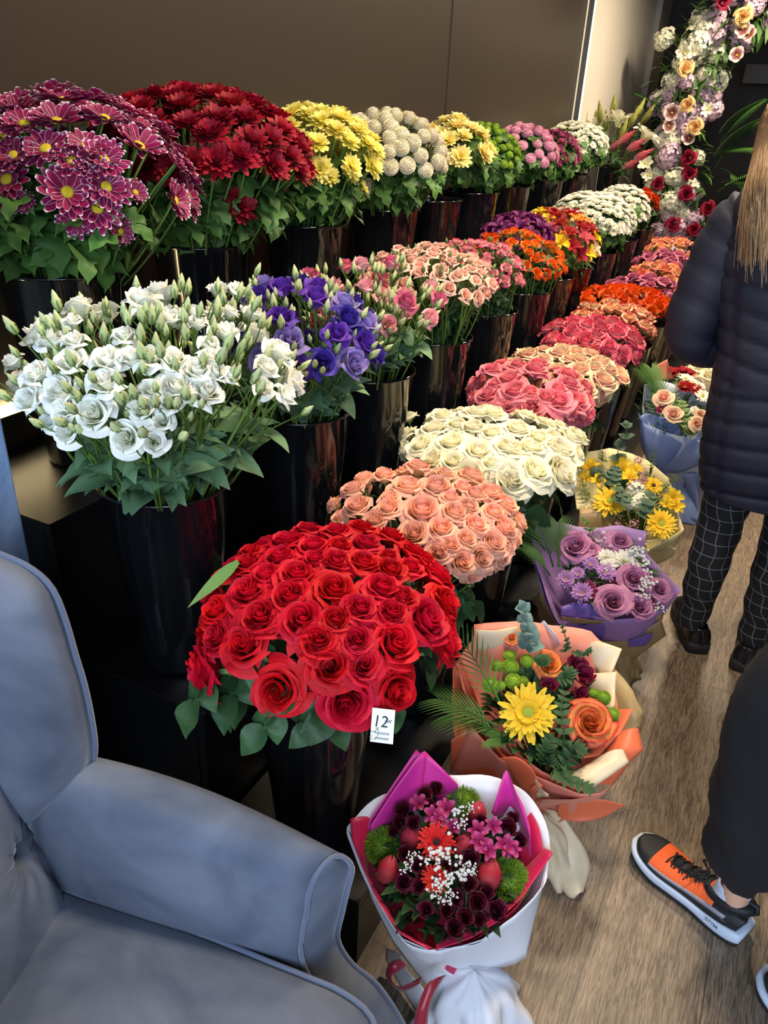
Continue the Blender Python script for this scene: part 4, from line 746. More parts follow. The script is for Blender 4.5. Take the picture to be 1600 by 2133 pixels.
for s_ in 'LR': E += [('pelvis', 'hip' + s_), ('hip' + s_, 'knee' + s_), ('knee' + s_, 'calf' + s_), ('calf' + s_, 'ank' + s_), ('ank' + s_, 'heel' + s_), ('heel' + s_, 'toe' + s_), ('neckb', 'sh' + s_), ('sh' + s_, 'el' + s_), ('el' + s_, 'wr' + s_)]
hand(J, E, 'wrL', J['wrL'][0], (.7, .7, -.1), (.7, -.7, 0), (0, 0, 1), 'l'); hand(J, E, 'wrR', J['wrR'][0], (-.7, .7, -.1), (.7, .7, 0), (0, 0, 1), 'r')
skin_body('body', J, E, SKIN, W)
# trousers: window-pane check
m, nt, p = newmat('black_trousers_with_thin_grey_check'); N, L = nt.nodes, nt.links
u = N.new('ShaderNodeUVMap'); u.uv_map = 'UVMap'; sp = N.new('ShaderNodeSeparateXYZ'); L.new(u.outputs[0], sp.inputs[0]); outs = []
for ch, per in (('X', .040), ('Y', .043)):
    a = N.new('ShaderNodeMath'); a.operation = 'DIVIDE'; a.inputs[1].default_value = per; L.new(sp.outputs[ch], a.inputs[0]); b = N.new('ShaderNodeMath'); b.operation = 'FRACT'; L.new(a.outputs[0], b.inputs[0])
    c = N.new('ShaderNodeMath'); c.operation = 'LESS_THAN'; c.inputs[1].default_value = .055; L.new(b.outputs[0], c.inputs[0]); outs.append(c)
mx = N.new('ShaderNodeMath'); mx.operation = 'MAXIMUM'; L.new(outs[0].outputs[0], mx.inputs[0]); L.new(outs[1].outputs[0], mx.inputs[1])
mc = N.new('ShaderNodeMixRGB'); mc.inputs[1].default_value = (*lin((17, 17, 20)), 1); mc.inputs[2].default_value = (*lin((120, 122, 128)), 1); L.new(mx.outputs[0], mc.inputs[0]); L.new(mc.outputs[0], p.inputs['Base Color']); p.inputs['Roughness'].default_value = .8
CHECK = m; BLK = plain('black_leather', (14, 13, 14), .35, bump=.3, bscale=300); BRUB = plain('black_rubber_sole', (20, 20, 21), .7)
T = empty('trousers', (0, 0, 0), parent=W)
for sg in (-1, 1):
    ks = [(sg * .098, -.012, .085, .047, .052), (sg * .097, -.012, .16, .050, .056), (sg * .096, -.015, .32, .062, .068), (sg * .094, -.005, .50, .068, .070), (sg * .090, 0, .70, .082, .088), (sg * .080, 0, .86, .094, .105), (sg * .07, 0, 1.0, .095, .11)]
    rg = [ring((x + .002 * math.sin(z * 47), y, z), a + .0025 * math.sin(z * 60), b, 40) for x, y, z, a, b in interp(ks, 6)]; loft(rg, CHECK, 'leg', T, uvm=True, thick=.003)
def seam(t, k=9.0, ph=0): x = (t * k + ph) % 1; return 1 - abs(2 * x - 1) ** 5
C_ = empty('puffer_coat', (0, 0, 0), parent=W)
ks = [(.0, .0, .60, .178, .140), (0, 0, .68, .185, .145), (0, 0, .80, .180, .145), (0, 0, .93, .162, .135), (0, 0, 1.06, .155, .13), (0, 0, 1.2, .165, .135), (0, 0, 1.32, .165, .13), (0, 0, 1.38, .140, .11), (0, 0, 1.43, .10, .085)]
rg = []
for x, y, z, a, b in interp(ks, 12):
    r0 = []
    for k, q in enumerate(ring((x, y, z), a, b, 64, sq=.85)):
        t = 2 * PI * k / 64; slant = .10 * math.cos(t) * (1 if z > .95 else -.7)
        pf = seam(z + slant * .35, 14) * .011 - .006
        for a0 in (PI * 1.27, PI * 1.73, 0, PI): pf -= .010 * math.exp(-((t - a0) / .05) ** 2)
        d = V((q.x - x, q.y - y, 0)).normalized(); r0.append(q + d * pf)
    rg.append(r0)
loft(rg, NAVY, 'coat_body', C_, thick=.006)
for sg in (-1, 1):
    sh, el, wr = V((sg * .135, 0, 1.33)), V((sg * .240, .0, 1.045)), V((sg * .10, .20, .99)); pts = catmull([V((sg * .075, 0, 1.385)), sh, (sh + el) / 2 + V((sg * .012, -.005, 0)), el, (el + wr) / 2 + V((0, -.01, -.01)), wr], 9); rg = []; N_ = len(pts)
    for i, q in enumerate(pts):
        d = (pts[min(i + 1, N_ - 1)] - pts[max(i - 1, 0)]).normalized(); a = d.cross(V((0, 1, .3))).normalized(); b = d.cross(a); t = i / (N_ - 1)
        r = lerp(.088, .054, t) * (.88 if i < 3 else 1) + .006 * seam(t, 9) - .002; rg.append([q + (a * math.cos(2 * PI * k / 28) + b * math.sin(2 * PI * k / 28)) * r for k in range(28)])
    loft(rg, NAVY, 'sleeve', C_, cap0=True, thick=.004)
rg = [ring((0, y, z), a, b, 32, ay=(0, .82, -.57)) for y, z, a, b in ((-.04, 1.47, .085, .07), (-.07, 1.45, .12, .085), (-.09, 1.42, .135, .09), (-.115, 1.385, .13, .085), (-.13, 1.36, .10, .06), (-.135, 1.345, .05, .03))]
loft(rg, NAVY, 'hood', C_, cap1=True)
HAIR = petal('ash_blond_hair', [(0, (92, 70, 50)), (.5, (136, 108, 78)), (1, (186, 156, 116))], vv=.1, trans=0, rough=.45)
rnd = random.Random(77); mb = MB()
rows = [[(c.x, c.y, c.z) for c in ring((0, y, z), a, b, 24)] for y, z, a, b in ((-.045, 1.44, .075, .05), (-.04, 1.50, .085, .06), (-.015, 1.56, .094, .095), (-.005, 1.61, .095, .104), (0, 1.66, .078, .088), (.0, 1.69, .045, .05), (0, 1.70, .005, .005))]
mb.grid(rows, closed=True)
for i in range(900):
    a = rnd.uniform(PI * .95, PI * 2.05); z0 = rnd.uniform(1.56, 1.685); k = math.sqrt(max(0, 1 - ((z0 - 1.6) / .1) ** 2)); st = V((.095 * k * math.cos(a), .105 * k * math.sin(a), z0))
    Lh = rnd.uniform(.20, .33); ex = st.x * rnd.uniform(.75, 1.1) + rnd.uniform(-.02, .02); 
    pts = catmull([st, V((st.x * 1.1, st.y * 1.08 - .03, z0 - .08)), V((st.x * 1.05 + (ex - st.x) * .5, -.205 + rnd.uniform(-.02, .01), z0 - .17)), V((ex, -.185 + rnd.uniform(-.03, .008), z0 - Lh))], 5)
    w_ = rnd.uniform(.0008, .0024); sd = V((-st.y, st.x, 0)).normalized(); n_ = len(pts)
    mb.grid([[q - sd * w_ * (1 - (j / n_) ** 3), q + V((st.x, st.y, 0)).normalized() * .001, q + sd * w_ * (1 - (j / n_) ** 3)] for j, q in enumerate(pts)])
mb.obj('hair', HAIR, W)
def lean(o):
    if o.type == 'MESH':
        for v in o.data.vertices: v.co.x -= .17 * max(0, v.co.z - .6)
    for c in o.children: lean(c)
lean(W)
def clog(parent, x, y, ang):
    f = V((math.sin(ang), math.cos(ang), 0)); r = V((math.cos(ang), -math.sin(ang), 0)); o = V((x, y, 0)); s = empty('shoe', (0, 0, 0), parent=parent); prof = [(-.125, .02), (-.115, .036), (-.08, .042), (-.02, .040), (.05, .047), (.10, .046), (.135, .034), (.150, .012)]
    def rg(z, k, d=0): return [o + f * (t * k + d) + r * w_ * k + V((0, 0, z)) for t, w_ in catm] + [o + f * (t * k + d) - r * w_ * k + V((0, 0, z)) for t, w_ in catm[::-1]]
    catm = [(q.x, q.y) for q in catmull([V((a, b, 0)) for a, b in prof], 4)]
    loft([rg(0, .97), rg(.004, 1.03), rg(.022, 1.04), rg(.036, 1.03), rg(.040, .98)], BRUB, 'sole', s, cap0=True, cap1=True)
    def up(z, k, d, hh): return rg(z, k, d)
    rows = [rg(.040, .985), rg(.058, .97), rg(.075, .86, -.01), rg(.088, .66, -.035), rg(.098, .52, -.055), rg(.094, .46, -.058)]
    loft(rows, BLK, 'upper', s)
    mb = MB(); mb.tube([o + f * -.125 + V((0, 0, .045)), o + f * -.132 + V((0, 0, .075)), o + f * -.118 + V((0, 0, .095))], .006, 8); mb.obj('heel_strap', BLK, s)
clog(W, -.095, .055, -.35); clog(W, .10, .03, .1)
# ---- second person at the right: dark trousers, orange running shoes; stands facing the flowers
W2 = empty('person', (.34, 1.33, 0), 0, 'person at the right edge in loose dark trousers with one orange running shoe forward', 'person')
DT = plain('black_cotton_trousers', (15, 16, 21), .9, bump=.6, bscale=22)
J = {'pelvis': ((.16, -.09, .98), (.11, .16)), 'waist': ((.18, -.10, 1.12), (.10, .13)), 'chest': ((.18, -.10, 1.34), (.11, .15)), 'neckb': ((.18, -.10, 1.48), (.06, .07)), 'neck': ((.17, -.10, 1.55), .055), 'chin': ((.15, -.10, 1.60), (.07, .06)), 'skull': ((.165, -.10, 1.68), (.09, .08)), 'crown': ((.17, -.10, 1.75), (.065, .06)), 'nose': ((.055, -.10, 1.65), .012),
     'hipL': ((.06, -.0, .90), .09), 'kneeL': ((-.09, .0, .52), .058), 'calfL': ((-.09, .02, .36), .055), 'ankL': ((-.105, .03, .14), .032), 'heelL': ((-.095, .03, .07), .026), 'toeL': ((-.22, .09, .048), (.022, .012)),
     'hipR': ((.16, -.2, .90), .09), 'kneeR': ((.14, -.21, .52), .058), 'calfR': ((.17, -.21, .36), .055), 'ankR': ((.18, -.205, .14), .036), 'heelR': ((.18, -.205, .075), .034), 'toeR': ((.04, -.17, .055), (.03, .022)),
     'shL': ((.20, .10, 1.43), .06), 'elL': ((.22, .16, 1.14), .045), 'wrL': ((.12, .14, .92), .028), 'shR': ((.20, -.30, 1.43), .06), 'elR': ((.22, -.36, 1.14), .045), 'wrR': ((.14, -.36, .92), .028)}
E = [('pelvis', 'waist'), ('waist', 'chest'), ('chest', 'neckb'), ('neckb', 'neck'), ('neck', 'chin'), ('chin', 'skull'), ('skull', 'crown'), ('skull', 'nose')]
for s_ in 'LR': E += [('pelvis', 'hip' + s_), ('hip' + s_, 'knee' + s_), ('knee' + s_, 'calf' + s_), ('calf' + s_, 'ank' + s_), ('ank' + s_, 'heel' + s_), ('heel' + s_, 'toe' + s_), ('neckb', 'sh' + s_), ('sh' + s_, 'el' + s_), ('el' + s_, 'wr' + s_)]
hand(J, E, 'wrL', J['wrL'][0], (-.3, 0, -1), (1, 0, 0), (0, 1, 0), 'l', .25); hand(J, E, 'wrR', J['wrR'][0], (-.3, 0, -1), (1, 0, 0), (0, -1, 0), 'r', .25)
skin_body('body', J, E, SKIN, W2)
T = empty('trousers', (0, 0, 0), parent=W2)
def leg2(ks, name='leg'):
    rg = []
    for x, y, z, a, b in interp(ks, 7):
        r0 = []
        for k, q in enumerate(ring((x, y, z), a, b, 40)):
            t = 2 * PI * k / 40; d = V((math.cos(t), math.sin(t), 0)); f = .006 * math.sin(z * 38 + 2.5 * math.cos(t)) * sm((.75 - z) / .5) + .004 * math.sin(t * 5 + z * 14)
            r0.append(q + d * (f + .003 * math.sin(9 * t + z * 60)))
        rg.append(r0)
    return loft(rg, DT, name, T, thick=.004)
leg2([(-.112, .022, .198, .058, .056), (-.112, .012, .235, .069, .069), (-.115, .0, .30, .082, .084), (-.128, -.02, .49, .096, .096), (-.12, -.03, .68, .115, .108), (-.05, -.04, .85, .13, .12), (.10, -.07, .98, .15, .15)])
leg2([(.165, -.20, .165, .062, .062), (.16, -.20, .22, .074, .074), (.155, -.205, .35, .088, .086), (.14, -.21, .52, .095, .092), (.14, -.2, .72, .11, .10), (.15, -.17, .88, .12, .11), (.17, -.12, 1.0, .13, .14)])
rg = [ring((x, y, z), a, b, 36) for x, y, z, a, b in interp([(.14, -.10, .93, .16, .20), (.17, -.10, 1.05, .13, .18), (.18, -.10, 1.2, .13, .18), (.18, -.10, 1.36, .13, .20), (.19, -.10, 1.45, .10, .16), (.18, -.10, 1.50, .065, .075)], 5)]
GREYT = plain('dark_grey_sweatshirt', (44, 45, 50), .85, bump=.3, bscale=60); loft(rg, GREYT, 'sweatshirt', W2, thick=.004)
for sg in (1, -1):
    pts = catmull([V((.19, -.10 + sg * .12, 1.44)), V((.20, -.10 + sg * .21, 1.40)), V((.22, -.10 + sg * .265, 1.14)), V((.13, -.10 + sg * .25, .93))], 6); rg = []
    for i, q in enumerate(pts):
        d = (pts[min(i + 1, len(pts) - 1)] - pts[max(i - 1, 0)]).normalized(); a = d.cross(V((1, 0, .1))).normalized(); b = d.cross(a); r = lerp(.075, .045, i / (len(pts) - 1)); rg.append([q + (a * math.cos(2 * PI * k / 20) + b * math.sin(2 * PI * k / 20)) * r for k in range(20)])
    loft(rg, GREYT, 'sleeve', W2, cap0=True, thick=.003)
mb = MB(); mb.grid([[(c.x, c.y, c.z) for c in ring((x, -.10, z), a, b, 20)] for x, z, a, b in ((.20, 1.60, .07, .07), (.19, 1.66, .095, .085), (.175, 1.74, .092, .083), (.172, 1.79, .06, .055), (.17, 1.805, .005, .005))], closed=True); mb.obj('hair', plain('short_brown_hair', (52, 36, 26), .6, bump=1, bscale=160), W2)
ORM = plain('orange_mesh_fabric', (236, 98, 40), .7, bump=.9, bscale=260); SBL = plain('black_shoe_rubber', (24, 25, 28), .6, bump=.4, bscale=220); SWH = plain('white_foam_midsole', (196, 206, 222), .5); SGR = plain('grey_overlay', (150, 146, 156), .5)
LACE = plain('black_lace', (16, 16, 18), .8); SOCK = plain('pale_knit_sock', (206, 214, 232), .9, bump=.6, bscale=400)
def runner(par, heel, toe):
    """running shoe between two floor points (in the frame of the person), built along x = length"""
    h, t_ = V(heel), V(toe); L0 = (t_ - h).length; k = L0 / .30; ang = math.atan2(t_.y - h.y, t_.x - h.x)
    s = empty('shoe', (heel[0], heel[1], 0), ang, parent=par); s.scale = (k, k, k)
    # stations: x, half width (left,right), upper height
    st = catmull([V((0, .028, 0)), V((.02, .037, 0)), V((.07, .040, 0)), (.12, .038, 0), (.17, .044, 0), (.22, .050, 0), (.26, .046, 0), (.285, .032, 0), (.30, .008, 0)], 3)
    def outl(g, z, zf=lambda x: 0): return [V((q.x * (1 + g * .06) - g * .008, q.y + g * .006, z + zf(q.x))) for q in st] + [V((q.x * (1 + g * .06) - g * .008, -(q.y + g * .006), z + zf(q.x))) for q in st[::-1]]
    spring = lambda x: .016 * sm((x - .20) / .1) + .006 * sm((.05 - x) / .05)
    loft([outl(.2, 0, spring), outl(1.0, .004, spring), outl(1.15, .012, spring), outl(.9, .015, spring)], SBL, 'outsole', s, cap0=True, cap1=True)
    loft([outl(.9, .0145, spring), outl(1.35, .022, spring), outl(1.25, .034, lambda x: spring(x) + .008 * sm((.12 - x) / .1)), outl(.5, .038, lambda x: spring(x) * .7 + .010 * sm((.12 - x) / .1)), outl(-.6, .036, lambda x: spring(x) * .7 + .010 * sm((.12 - x) / .1))], SWH, 'midsole', s, cap1=True)
    def top(x): return .074 + .038 * sm((.19 - x) / .15) if x < .19 else .074 - .010 * sm((x - .19) / .11)
    def sect(x, hw, lift=0):
        b = .040 + spring(x) * .7 + .010 * sm((.12 - x) / .1); tp = top(x) + lift; out = []
        for j in range(17):
            a = PI * j / 16; c, sn = math.cos(a), math.sin(a); w_ = hw * (1.0 if sn < .5 else 1.0); out.append(V((x - .015 * sn * (1 if x < .06 else 0), w_ * math.copysign(abs(c) ** .62, c) * (1 - .42 * sn ** 3 * sm((.24 - x) / .1)), b + (tp - b) * sn ** .8)))
        return out
    def band(x0, x1, mat, name, lift, a0=0, a1=17, n=14, thick=.0025, grow=0):
        rows = []
        for i in range(n + 1):
            x = lerp(x0, x1, i / n); kk = min(range(len(st)), key=lambda j: abs(st[j].x - x)); q0 = st[max(kk - 1, 0)]; q1 = st[min(kk + 1, len(st) - 1)]; f = (x - q0.x) / (q1.x - q0.x + 1e-9); hw = max(.004, lerp(q0.y, q1.y, f)) + grow
            rows.append(sect(x, hw, lift)[a0:a1])
        mb = MB(); mb.grid(rows); return solid(mb.obj(name, mat, s), thick, 1)
    band(.070, .285, ORM, 'upper', 0)
    band(.240, .298, SBL, 'toe_cap', .001, grow=.0015)
    band(.005, .10, SBL, 'heel_counter', -.016, 0, 6, grow=.001); band(.005, .10, SBL, 'heel_counter', -.016, 11, 17, grow=.001)
    band(.03, .255, SBL, 'side_guard', .0, 0, 2, grow=.0018); band(.03, .255, SBL, 'side_guard', .0, 15, 17, grow=.0018)
    band(.04, .25, SGR, 'overlay', .0, 1, 3, grow=.0012); band(.04, .25, SGR, 'overlay', .0, 14, 16, grow=.0012)
    # collar
    col = [V((.052 + .052 * math.cos(a), .030 * math.sin(a), .100 + .012 * math.cos(a + PI) * 1.0)) for a in [2 * PI * i / 24 for i in range(25)]]
    mb = MB(); mb.tube(col, .010, 8, caps=False)
    mb.grid([[V((q.x - .0 , q.y * 1.12, q.z - dz * .01)) for q in col] for dz in range(0, 6)]); solid(mb.obj('collar', SBL, s), .003)
    mb = MB(); mb.tube([(.0, 0, .095), (-.014, 0, .115), (-.010, 0, .132), (.008, 0, .128)], .006, 8); mb.obj('heel_tab', SBL, s)
    rg = [ring((x, 0, z), a, b, 20) for x, z, a, b in ((.055, .07, .045, .03), (.052, .10, .042, .031), (.05, .125, .038, .032), (.048, .140, .037, .032))]; loft(rg, SOCK, 'sock', s, thick=.003)
    mb = MB(); mb.grid([[(x, y, top(x) + .004 + .004 * (1 - (y / .02) ** 2) - .002) for y in (-.018, -.009, 0, .009, .018)] for x in (.10, .12, .14, .16, .18, .20)]); solid(mb.obj('tongue', SBL, s), .003)
    for i in range(5):
        x = .105 + i * .022; mb = MB(); z = top(x) + .010
        mb.tube(catmull([V((x, -.026, z - .012)), V((x + .005, -.010, z)), V((x + .011, .010, z + .001)), V((x + .016, .026, z - .012))], 4), .0022, 6); mb.tube(catmull([V((x + .016, -.026, z - .013)), V((x + .011, -.010, z + .002)), V((x + .005, .010, z + .002)), V((x, .026, z - .012))], 4), .0022, 6); mb.obj('lace', LACE, s)
    mb = MB()
    for sg in (1, -1): mb.tube(catmull([V((.115, 0, .112)), V((.125, sg * .018, .128)), V((.145, sg * .026, .112)), V((.12, sg * .012, .108))], 5), .0020, 6); mb.tube(catmull([V((.115, 0, .112)), V((.14, sg * .03, .108)), V((.15, sg * .044, .085))], 4), .0018, 6)
    mb.obj('lace_bow', LACE, s)
    for sg in (1, -1):
        fo = text('lettering', 'OTTER', .011, LACE, s)
        fo.location = (.055, -.0485 * sg, .028 + .004); fo.rotation_euler = (math.radians(84), 0, 0 if sg > 0 else PI)
    return s
o_ = V((.34, 1.33, 0))
hl, to = at_z(1545, 1945, 0.02), at_z(1330, 1762, .02)
runner(W2, (hl.x - o_.x, hl.y - o_.y), (to.x - o_.x, to.y - o_.y))
t2 = at_z(1588, 2045, .02); runner(W2, (t2.x - o_.x + .275, t2.y - o_.y - .10), (t2.x - o_.x, t2.y - o_.y))

# ------------------------------------------------------------------ small things at the red roses
rnd = random.Random(5)
a_, b_ = at_z(392, 1275, .80), at_z(497, 1170, .905); mb = MB(); dv = b_ - a_
leaf(mb, b_, -dv + V((0, 0, .015)), dv.length, .021, droop=.15, fold=.25, nu=7, up=(.3, -.65, .7)); tag(mb.obj('fallen_leaf', G_PALE), 'long pale green pointed leaf lying across the left side of the red roses', 'leaf')
CARD = plain('white_card', (232, 234, 240), .6); INK = plain('black_ink', (14, 14, 18), .6); GOLD = plain('gold_ink', (150, 130, 90), .4)
c0 = at_z(797, 1512, .735); t = empty('price_card', c0, 0, 'small white handwritten price card on the rim of the red rose bucket', 'price card')
t.rotation_euler = (math.radians(58), math.radians(-6), math.radians(14))
mb = MB(); mb.box((-.019, -.027, -.0008), (.019, .027, 0)); mb.obj('card', CARD, t, smooth=False)
fo = text('price', '12', .026, INK, t, .1); fo.location = (-.004, -.002, .0003)
fo = text('small_writing', 'dat', .009, INK, t, .4); fo.location = (.008, .006, .0003)
mb = MB()
for j in range(2):
    mb.tube([(-.012 + .024 * i / 30, -.012 - j * .008 + .002 * math.sin(i * 1.3 + j), .0005) for i in range(31)], .0004, 4)
mb.obj('scribble', INK, t)
mb = MB()
for j in range(9): a = rnd.uniform(0, 6); q = V((-.011 + rnd.uniform(-.004, .004), -.012 + rnd.uniform(-.009, .008), .0006)); mb.tube([q, q + V((math.cos(a), math.sin(a), 0)) * .006], .0005, 4)
mb.obj('ornament', GOLD, t)
mb = MB(); mb.tube([(0, -.010, -.002), (0, -.012, -.03), (-.004, -.016, -.06)], .0012, 6); mb.obj('clip', plain('clear_plastic_pick', (190, 196, 200), .3), t)

# ------------------------------------------------------------------ flower arch
AR = empty('flower_arch', (-.95, 6.9, 0), 0, 'tall arch of white, lilac and dark red flowers at the far aisle end', 'flower arch')
path = catmull([V((-.98, 6.9, .02)), V((-.95, 6.9, .45)), V((-.90, 6.9, .9)), V((-.98, 6.9, 1.3)), V((-1.05, 6.9, 1.65)), V((-1.02, 6.9, 1.95)), V((-.80, 6.88, 2.25)), V((-.45, 6.86, 2.42)), V((.05, 6.85, 2.5))], 8); AO = V((-.95, 6.9, 0))
mb = MB(); mb.tube([q - AO for q in path], .025, 8); mb.obj('frame', plain('arch_frame', (40, 38, 34), .6), AR)
def cluster(name, mats, R, n, fr, seed):
    rnd = random.Random(seed); mb = MB()
    for i in range(n):
        z = 1 - 1.9 * (i + .5) / n; q = math.sqrt(1 - z * z); a = i * 2.4; d = V((q * math.cos(a), q * math.sin(a), z)); c = d * R * rnd.uniform(.55, 1.15); s1 = d.cross(V((0, 0, 1)) if abs(z) < .9 else V((1, 0, 0))).normalized(); s2 = d.cross(s1); ph = rnd.uniform(0, 6)
        for k in range(4):
            b = ph + k * PI / 2; e = s1 * math.cos(b) + s2 * math.sin(b); g = s1 * -math.sin(b) + s2 * math.cos(b)
            mb.grid([[c - g * fr * .15, c + g * fr * .15], [c + e * fr * .7 - g * fr * .5 + d * fr * .3, c + e * fr * .7 + g * fr * .5 + d * fr * .3], [c + e * fr * 1.05 - g * fr * .25 + d * fr * .1, c + e * fr * 1.05 + g * fr * .25 + d * fr * .1]])
    return mb.mesh(name, mats)
A_W = petal('ivory_silk_petal', [(0, (214, 216, 180)), (1, (240, 236, 220))], vv=.1, trans=.1); A_L = petal('lilac_silk_petal', [(0, (196, 160, 180)), (1, (222, 196, 214))], vv=.12, trans=.1); A_R = petal('wine_red_silk_petal', [(0, (110, 6, 34)), (1, (150, 16, 56))], vv=.15); A_P = petal('peach_silk_petal', [(0, (232, 180, 110)), (1, (242, 206, 150))], vv=.1); A_O = petal('brown_white_orchid_petal', [(0, (90, 40, 44)), (.5, (150, 90, 90)), (.8, (230, 216, 206)), (1, (240, 230, 222))], vv=.1)
CW = [cluster('white_blossom', [A_W], .06, 46, .024, s) for s in (1, 2)]; CLl = [cluster('lilac_blossom', [A_L], .06, 46, .022, s) for s in (3, 4)]
AWR = rose_mesh('wine_rose', A_R, .06, .06, 16, 8); APR = rose_mesh('peach_rose', A_P, .065, .06, 14, 9); AOR = daisy_mesh('orchid', [A_O, YEL_C], .06, [(5, 1, .3, .1)], .008, .008, 3, W=.5); ADA = daisy_mesh('ivory_daisy', [A_W, YEL_C], .06, [(7, 1, .3, .2)], .010, .01, 4, W=.3)
hero = [(1437, 363, 'r'), (1437, 330, 'r'), (1430, 405, 'r'), (1478, 435, 'r'), (1405, 468, 'r'), (1447, 478, 'r'), (1373, 385, 'r'), (1427, 145, 'p'), (1435, 218, 'p'), (1548, 35, 'p'), (1450, 265, 'p'), (1400, 235, 'o'), (1393, 262, 'o'), (1435, 288, 'o'), (1535, 115, 'o'), (1560, 70, 'o'), (1548, 60, 'o'), (1445, 105, 'd'), (1425, 110, 'd'), (1475, 228, 'd'), (1345, 340, 'd'), (1350, 365, 'd'), (1505, 5, 'r')]
rnd = random.Random(12)
for px, py, k in hero:
    p = at_y(px, py, 6.68) - AO; nm, ms = dict(r=('wine_red_rose', AWR), p=('peach_rose', APR), o=('orchid', AOR), d=('ivory_daisy', ADA))[k]
    inst(nm, ms, AR, aim(p, (rnd.uniform(-.3, .3), -1, rnd.uniform(-.1, .4)), rnd.uniform(0, 6), rnd.uniform(.85, 1.05)))
npath = len(path)
for i in range(76):
    t = (i + .5) / 76; q = path[min(npath - 1, int(8 + t * (npath - 14)))] - AO; r_ = .23 * (.8 + .4 * math.sin(i * 1.7)); a = rnd.uniform(-1, 1)
    dirp = (path[min(npath - 1, int(8 + t * (npath - 14)) + 1)] - path[int(8 + t * (npath - 14)) - 1]).normalized(); sd = dirp.cross(V((0, 1, 0)))
    lil = (math.sin(t * 17) + rnd.uniform(-.6, .6)) > .15
    p = q + sd * r_ * a + V((0, -.13 + .10 * abs(a) - rnd.uniform(0, .05), rnd.uniform(-.03, .03)))
    inst('lilac_blossom_cluster' if lil else 'white_blossom_cluster', (CLl if lil else CW)[i % 2], AR, aim(p, (rnd.uniform(-1, 1), -1, rnd.uniform(-1, 1)), rnd.uniform(0, 6), rnd.uniform(1.0, 1.6)) @ Matrix.Diagonal((1, rnd.uniform(.6, 1.1), .8, 1)))
mb = MB()
for i in range(1400):
    k = rnd.randrange(4, npath - 1); q = path[k] - AO; a = rnd.uniform(0, 6.3); d = V((math.cos(a), rnd.uniform(-.9, .2), math.sin(a))); leaf(mb, q + d * rnd.uniform(.02, .2), d, rnd.uniform(.08, .16), rnd.uniform(.02, .045), droop=rnd.uniform(.2, 1.2), fold=.2, nu=3)
mb.obj('greenery', G_CHRY, AR)['kind'] = 'stuff'
def frond(base, dr, L, droop, n=34, ll=.16, lw=.010, mat=G_PALM, name='palm_frond', parent=None, spread=1.0):
    mb = MB(); d = V(dr).normalized(); up = V((0, 0, 1)); side = d.cross(up).normalized(); nn = side.cross(d); p = V(base); pts = [p.copy()]; st = L / n
    for i in range(n):
        q = Quaternion(side, -droop / n); d = q @ d; nn = q @ nn; p = p + d * st; pts.append(p.copy()); t = i / n
        if t > .12:
            for sg in (1, -1): leaf(mb, p, d * (.75 + t * .6) + side * sg * spread + nn * .2, ll * (math.sin(PI * (t * .8 + .12)) ** .7), lw, droop=.5, fold=.3, nu=3)
    mb.tube(pts, lambda t: .003 * (1.2 - t), 5); return mb.obj(name, mat, parent)
for (px, py, qx, qy) in ((1495, 400, 1590, 330), (1490, 350, 1550, 240), (1490, 430, 1600, 430), (1480, 470, 1560, 520), (1490, 320, 1600, 290), (1440, 170, 1500, 60), (1480, 140, 1440, 190), (1380, 250, 1350, 190), (1490, 460, 1600, 490), (1500, 380, 1600, 365), (1500, 300, 1560, 200), (1495, 440, 1600, 460), (1500, 350, 1600, 400)):
    a, b = at_y(px, py, 6.85), at_y(qx, qy, 6.8); frond(a - AO, b - a + V((0, 0, .05)), (b - a).length * 1.15, .7, parent=AR, ll=.20, lw=.014, spread=2.2)
# ------------------------------------------------------------------ bouquets on the floor
def paper(name, c, rough=.45, trans=.12):
    m, nt, p = newmat(name); p.inputs['Base Color'].default_value = (*lin(c), 1); p.inputs['Roughness'].default_value = rough; p.inputs['Sheen Weight'].default_value = .1
    tr = nt.nodes.new('ShaderNodeBsdfTranslucent'); tr.inputs[0].default_value = (*lin(c), 1); mx = nt.nodes.new('ShaderNodeMixShader'); mx.inputs[0].default_value = trans
    nt.links.new(p.outputs[0], mx.inputs[1]); nt.links.new(tr.outputs[0], mx.inputs[2]); nt.links.new(mx.outputs[0], nt.nodes['Material Output'].inputs[0])
    n = nt.nodes.new('ShaderNodeTexNoise'); n.inputs['Scale'].default_value = 9; n.inputs['Detail'].default_value = 2; tc = nt.nodes.new('ShaderNodeTexCoord'); nt.links.new(tc.outputs['Object'], n.inputs['Vector'])
    b = nt.nodes.new('ShaderNodeBump'); b.inputs['Strength'].default_value = .25; b.inputs['Distance'].default_value = .01; nt.links.new(n.outputs['Fac'], b.inputs['Height']); nt.links.new(b.outputs[0], p.inputs['Normal']); return m
PW, PM_, PR_ = paper('white_wrapping_paper', (238, 236, 242)), paper('magenta_wrapping_paper', (222, 44, 150)), paper('raspberry_wrapping_paper', (206, 22, 78))
PO, PS, PC = paper('orange_wrapping_paper', (232, 112, 70)), paper('salmon_wrapping_paper', (238, 142, 116)), paper('cream_wrapping_paper', (238, 216, 178))
PK, PL, PV = paper('kraft_gold_wrapping_paper', (188, 158, 104), .35), paper('lavender_wrapping_paper', (178, 134, 194)), paper('violet_wrapping_paper', (128, 98, 190))
PY, PB, PB2 = paper('pale_yellow_wrapping_paper', (232, 218, 160)), paper('blue_wrapping_paper', (120, 142, 196)), paper('pale_blue_wrapping_paper', (196, 204, 228))
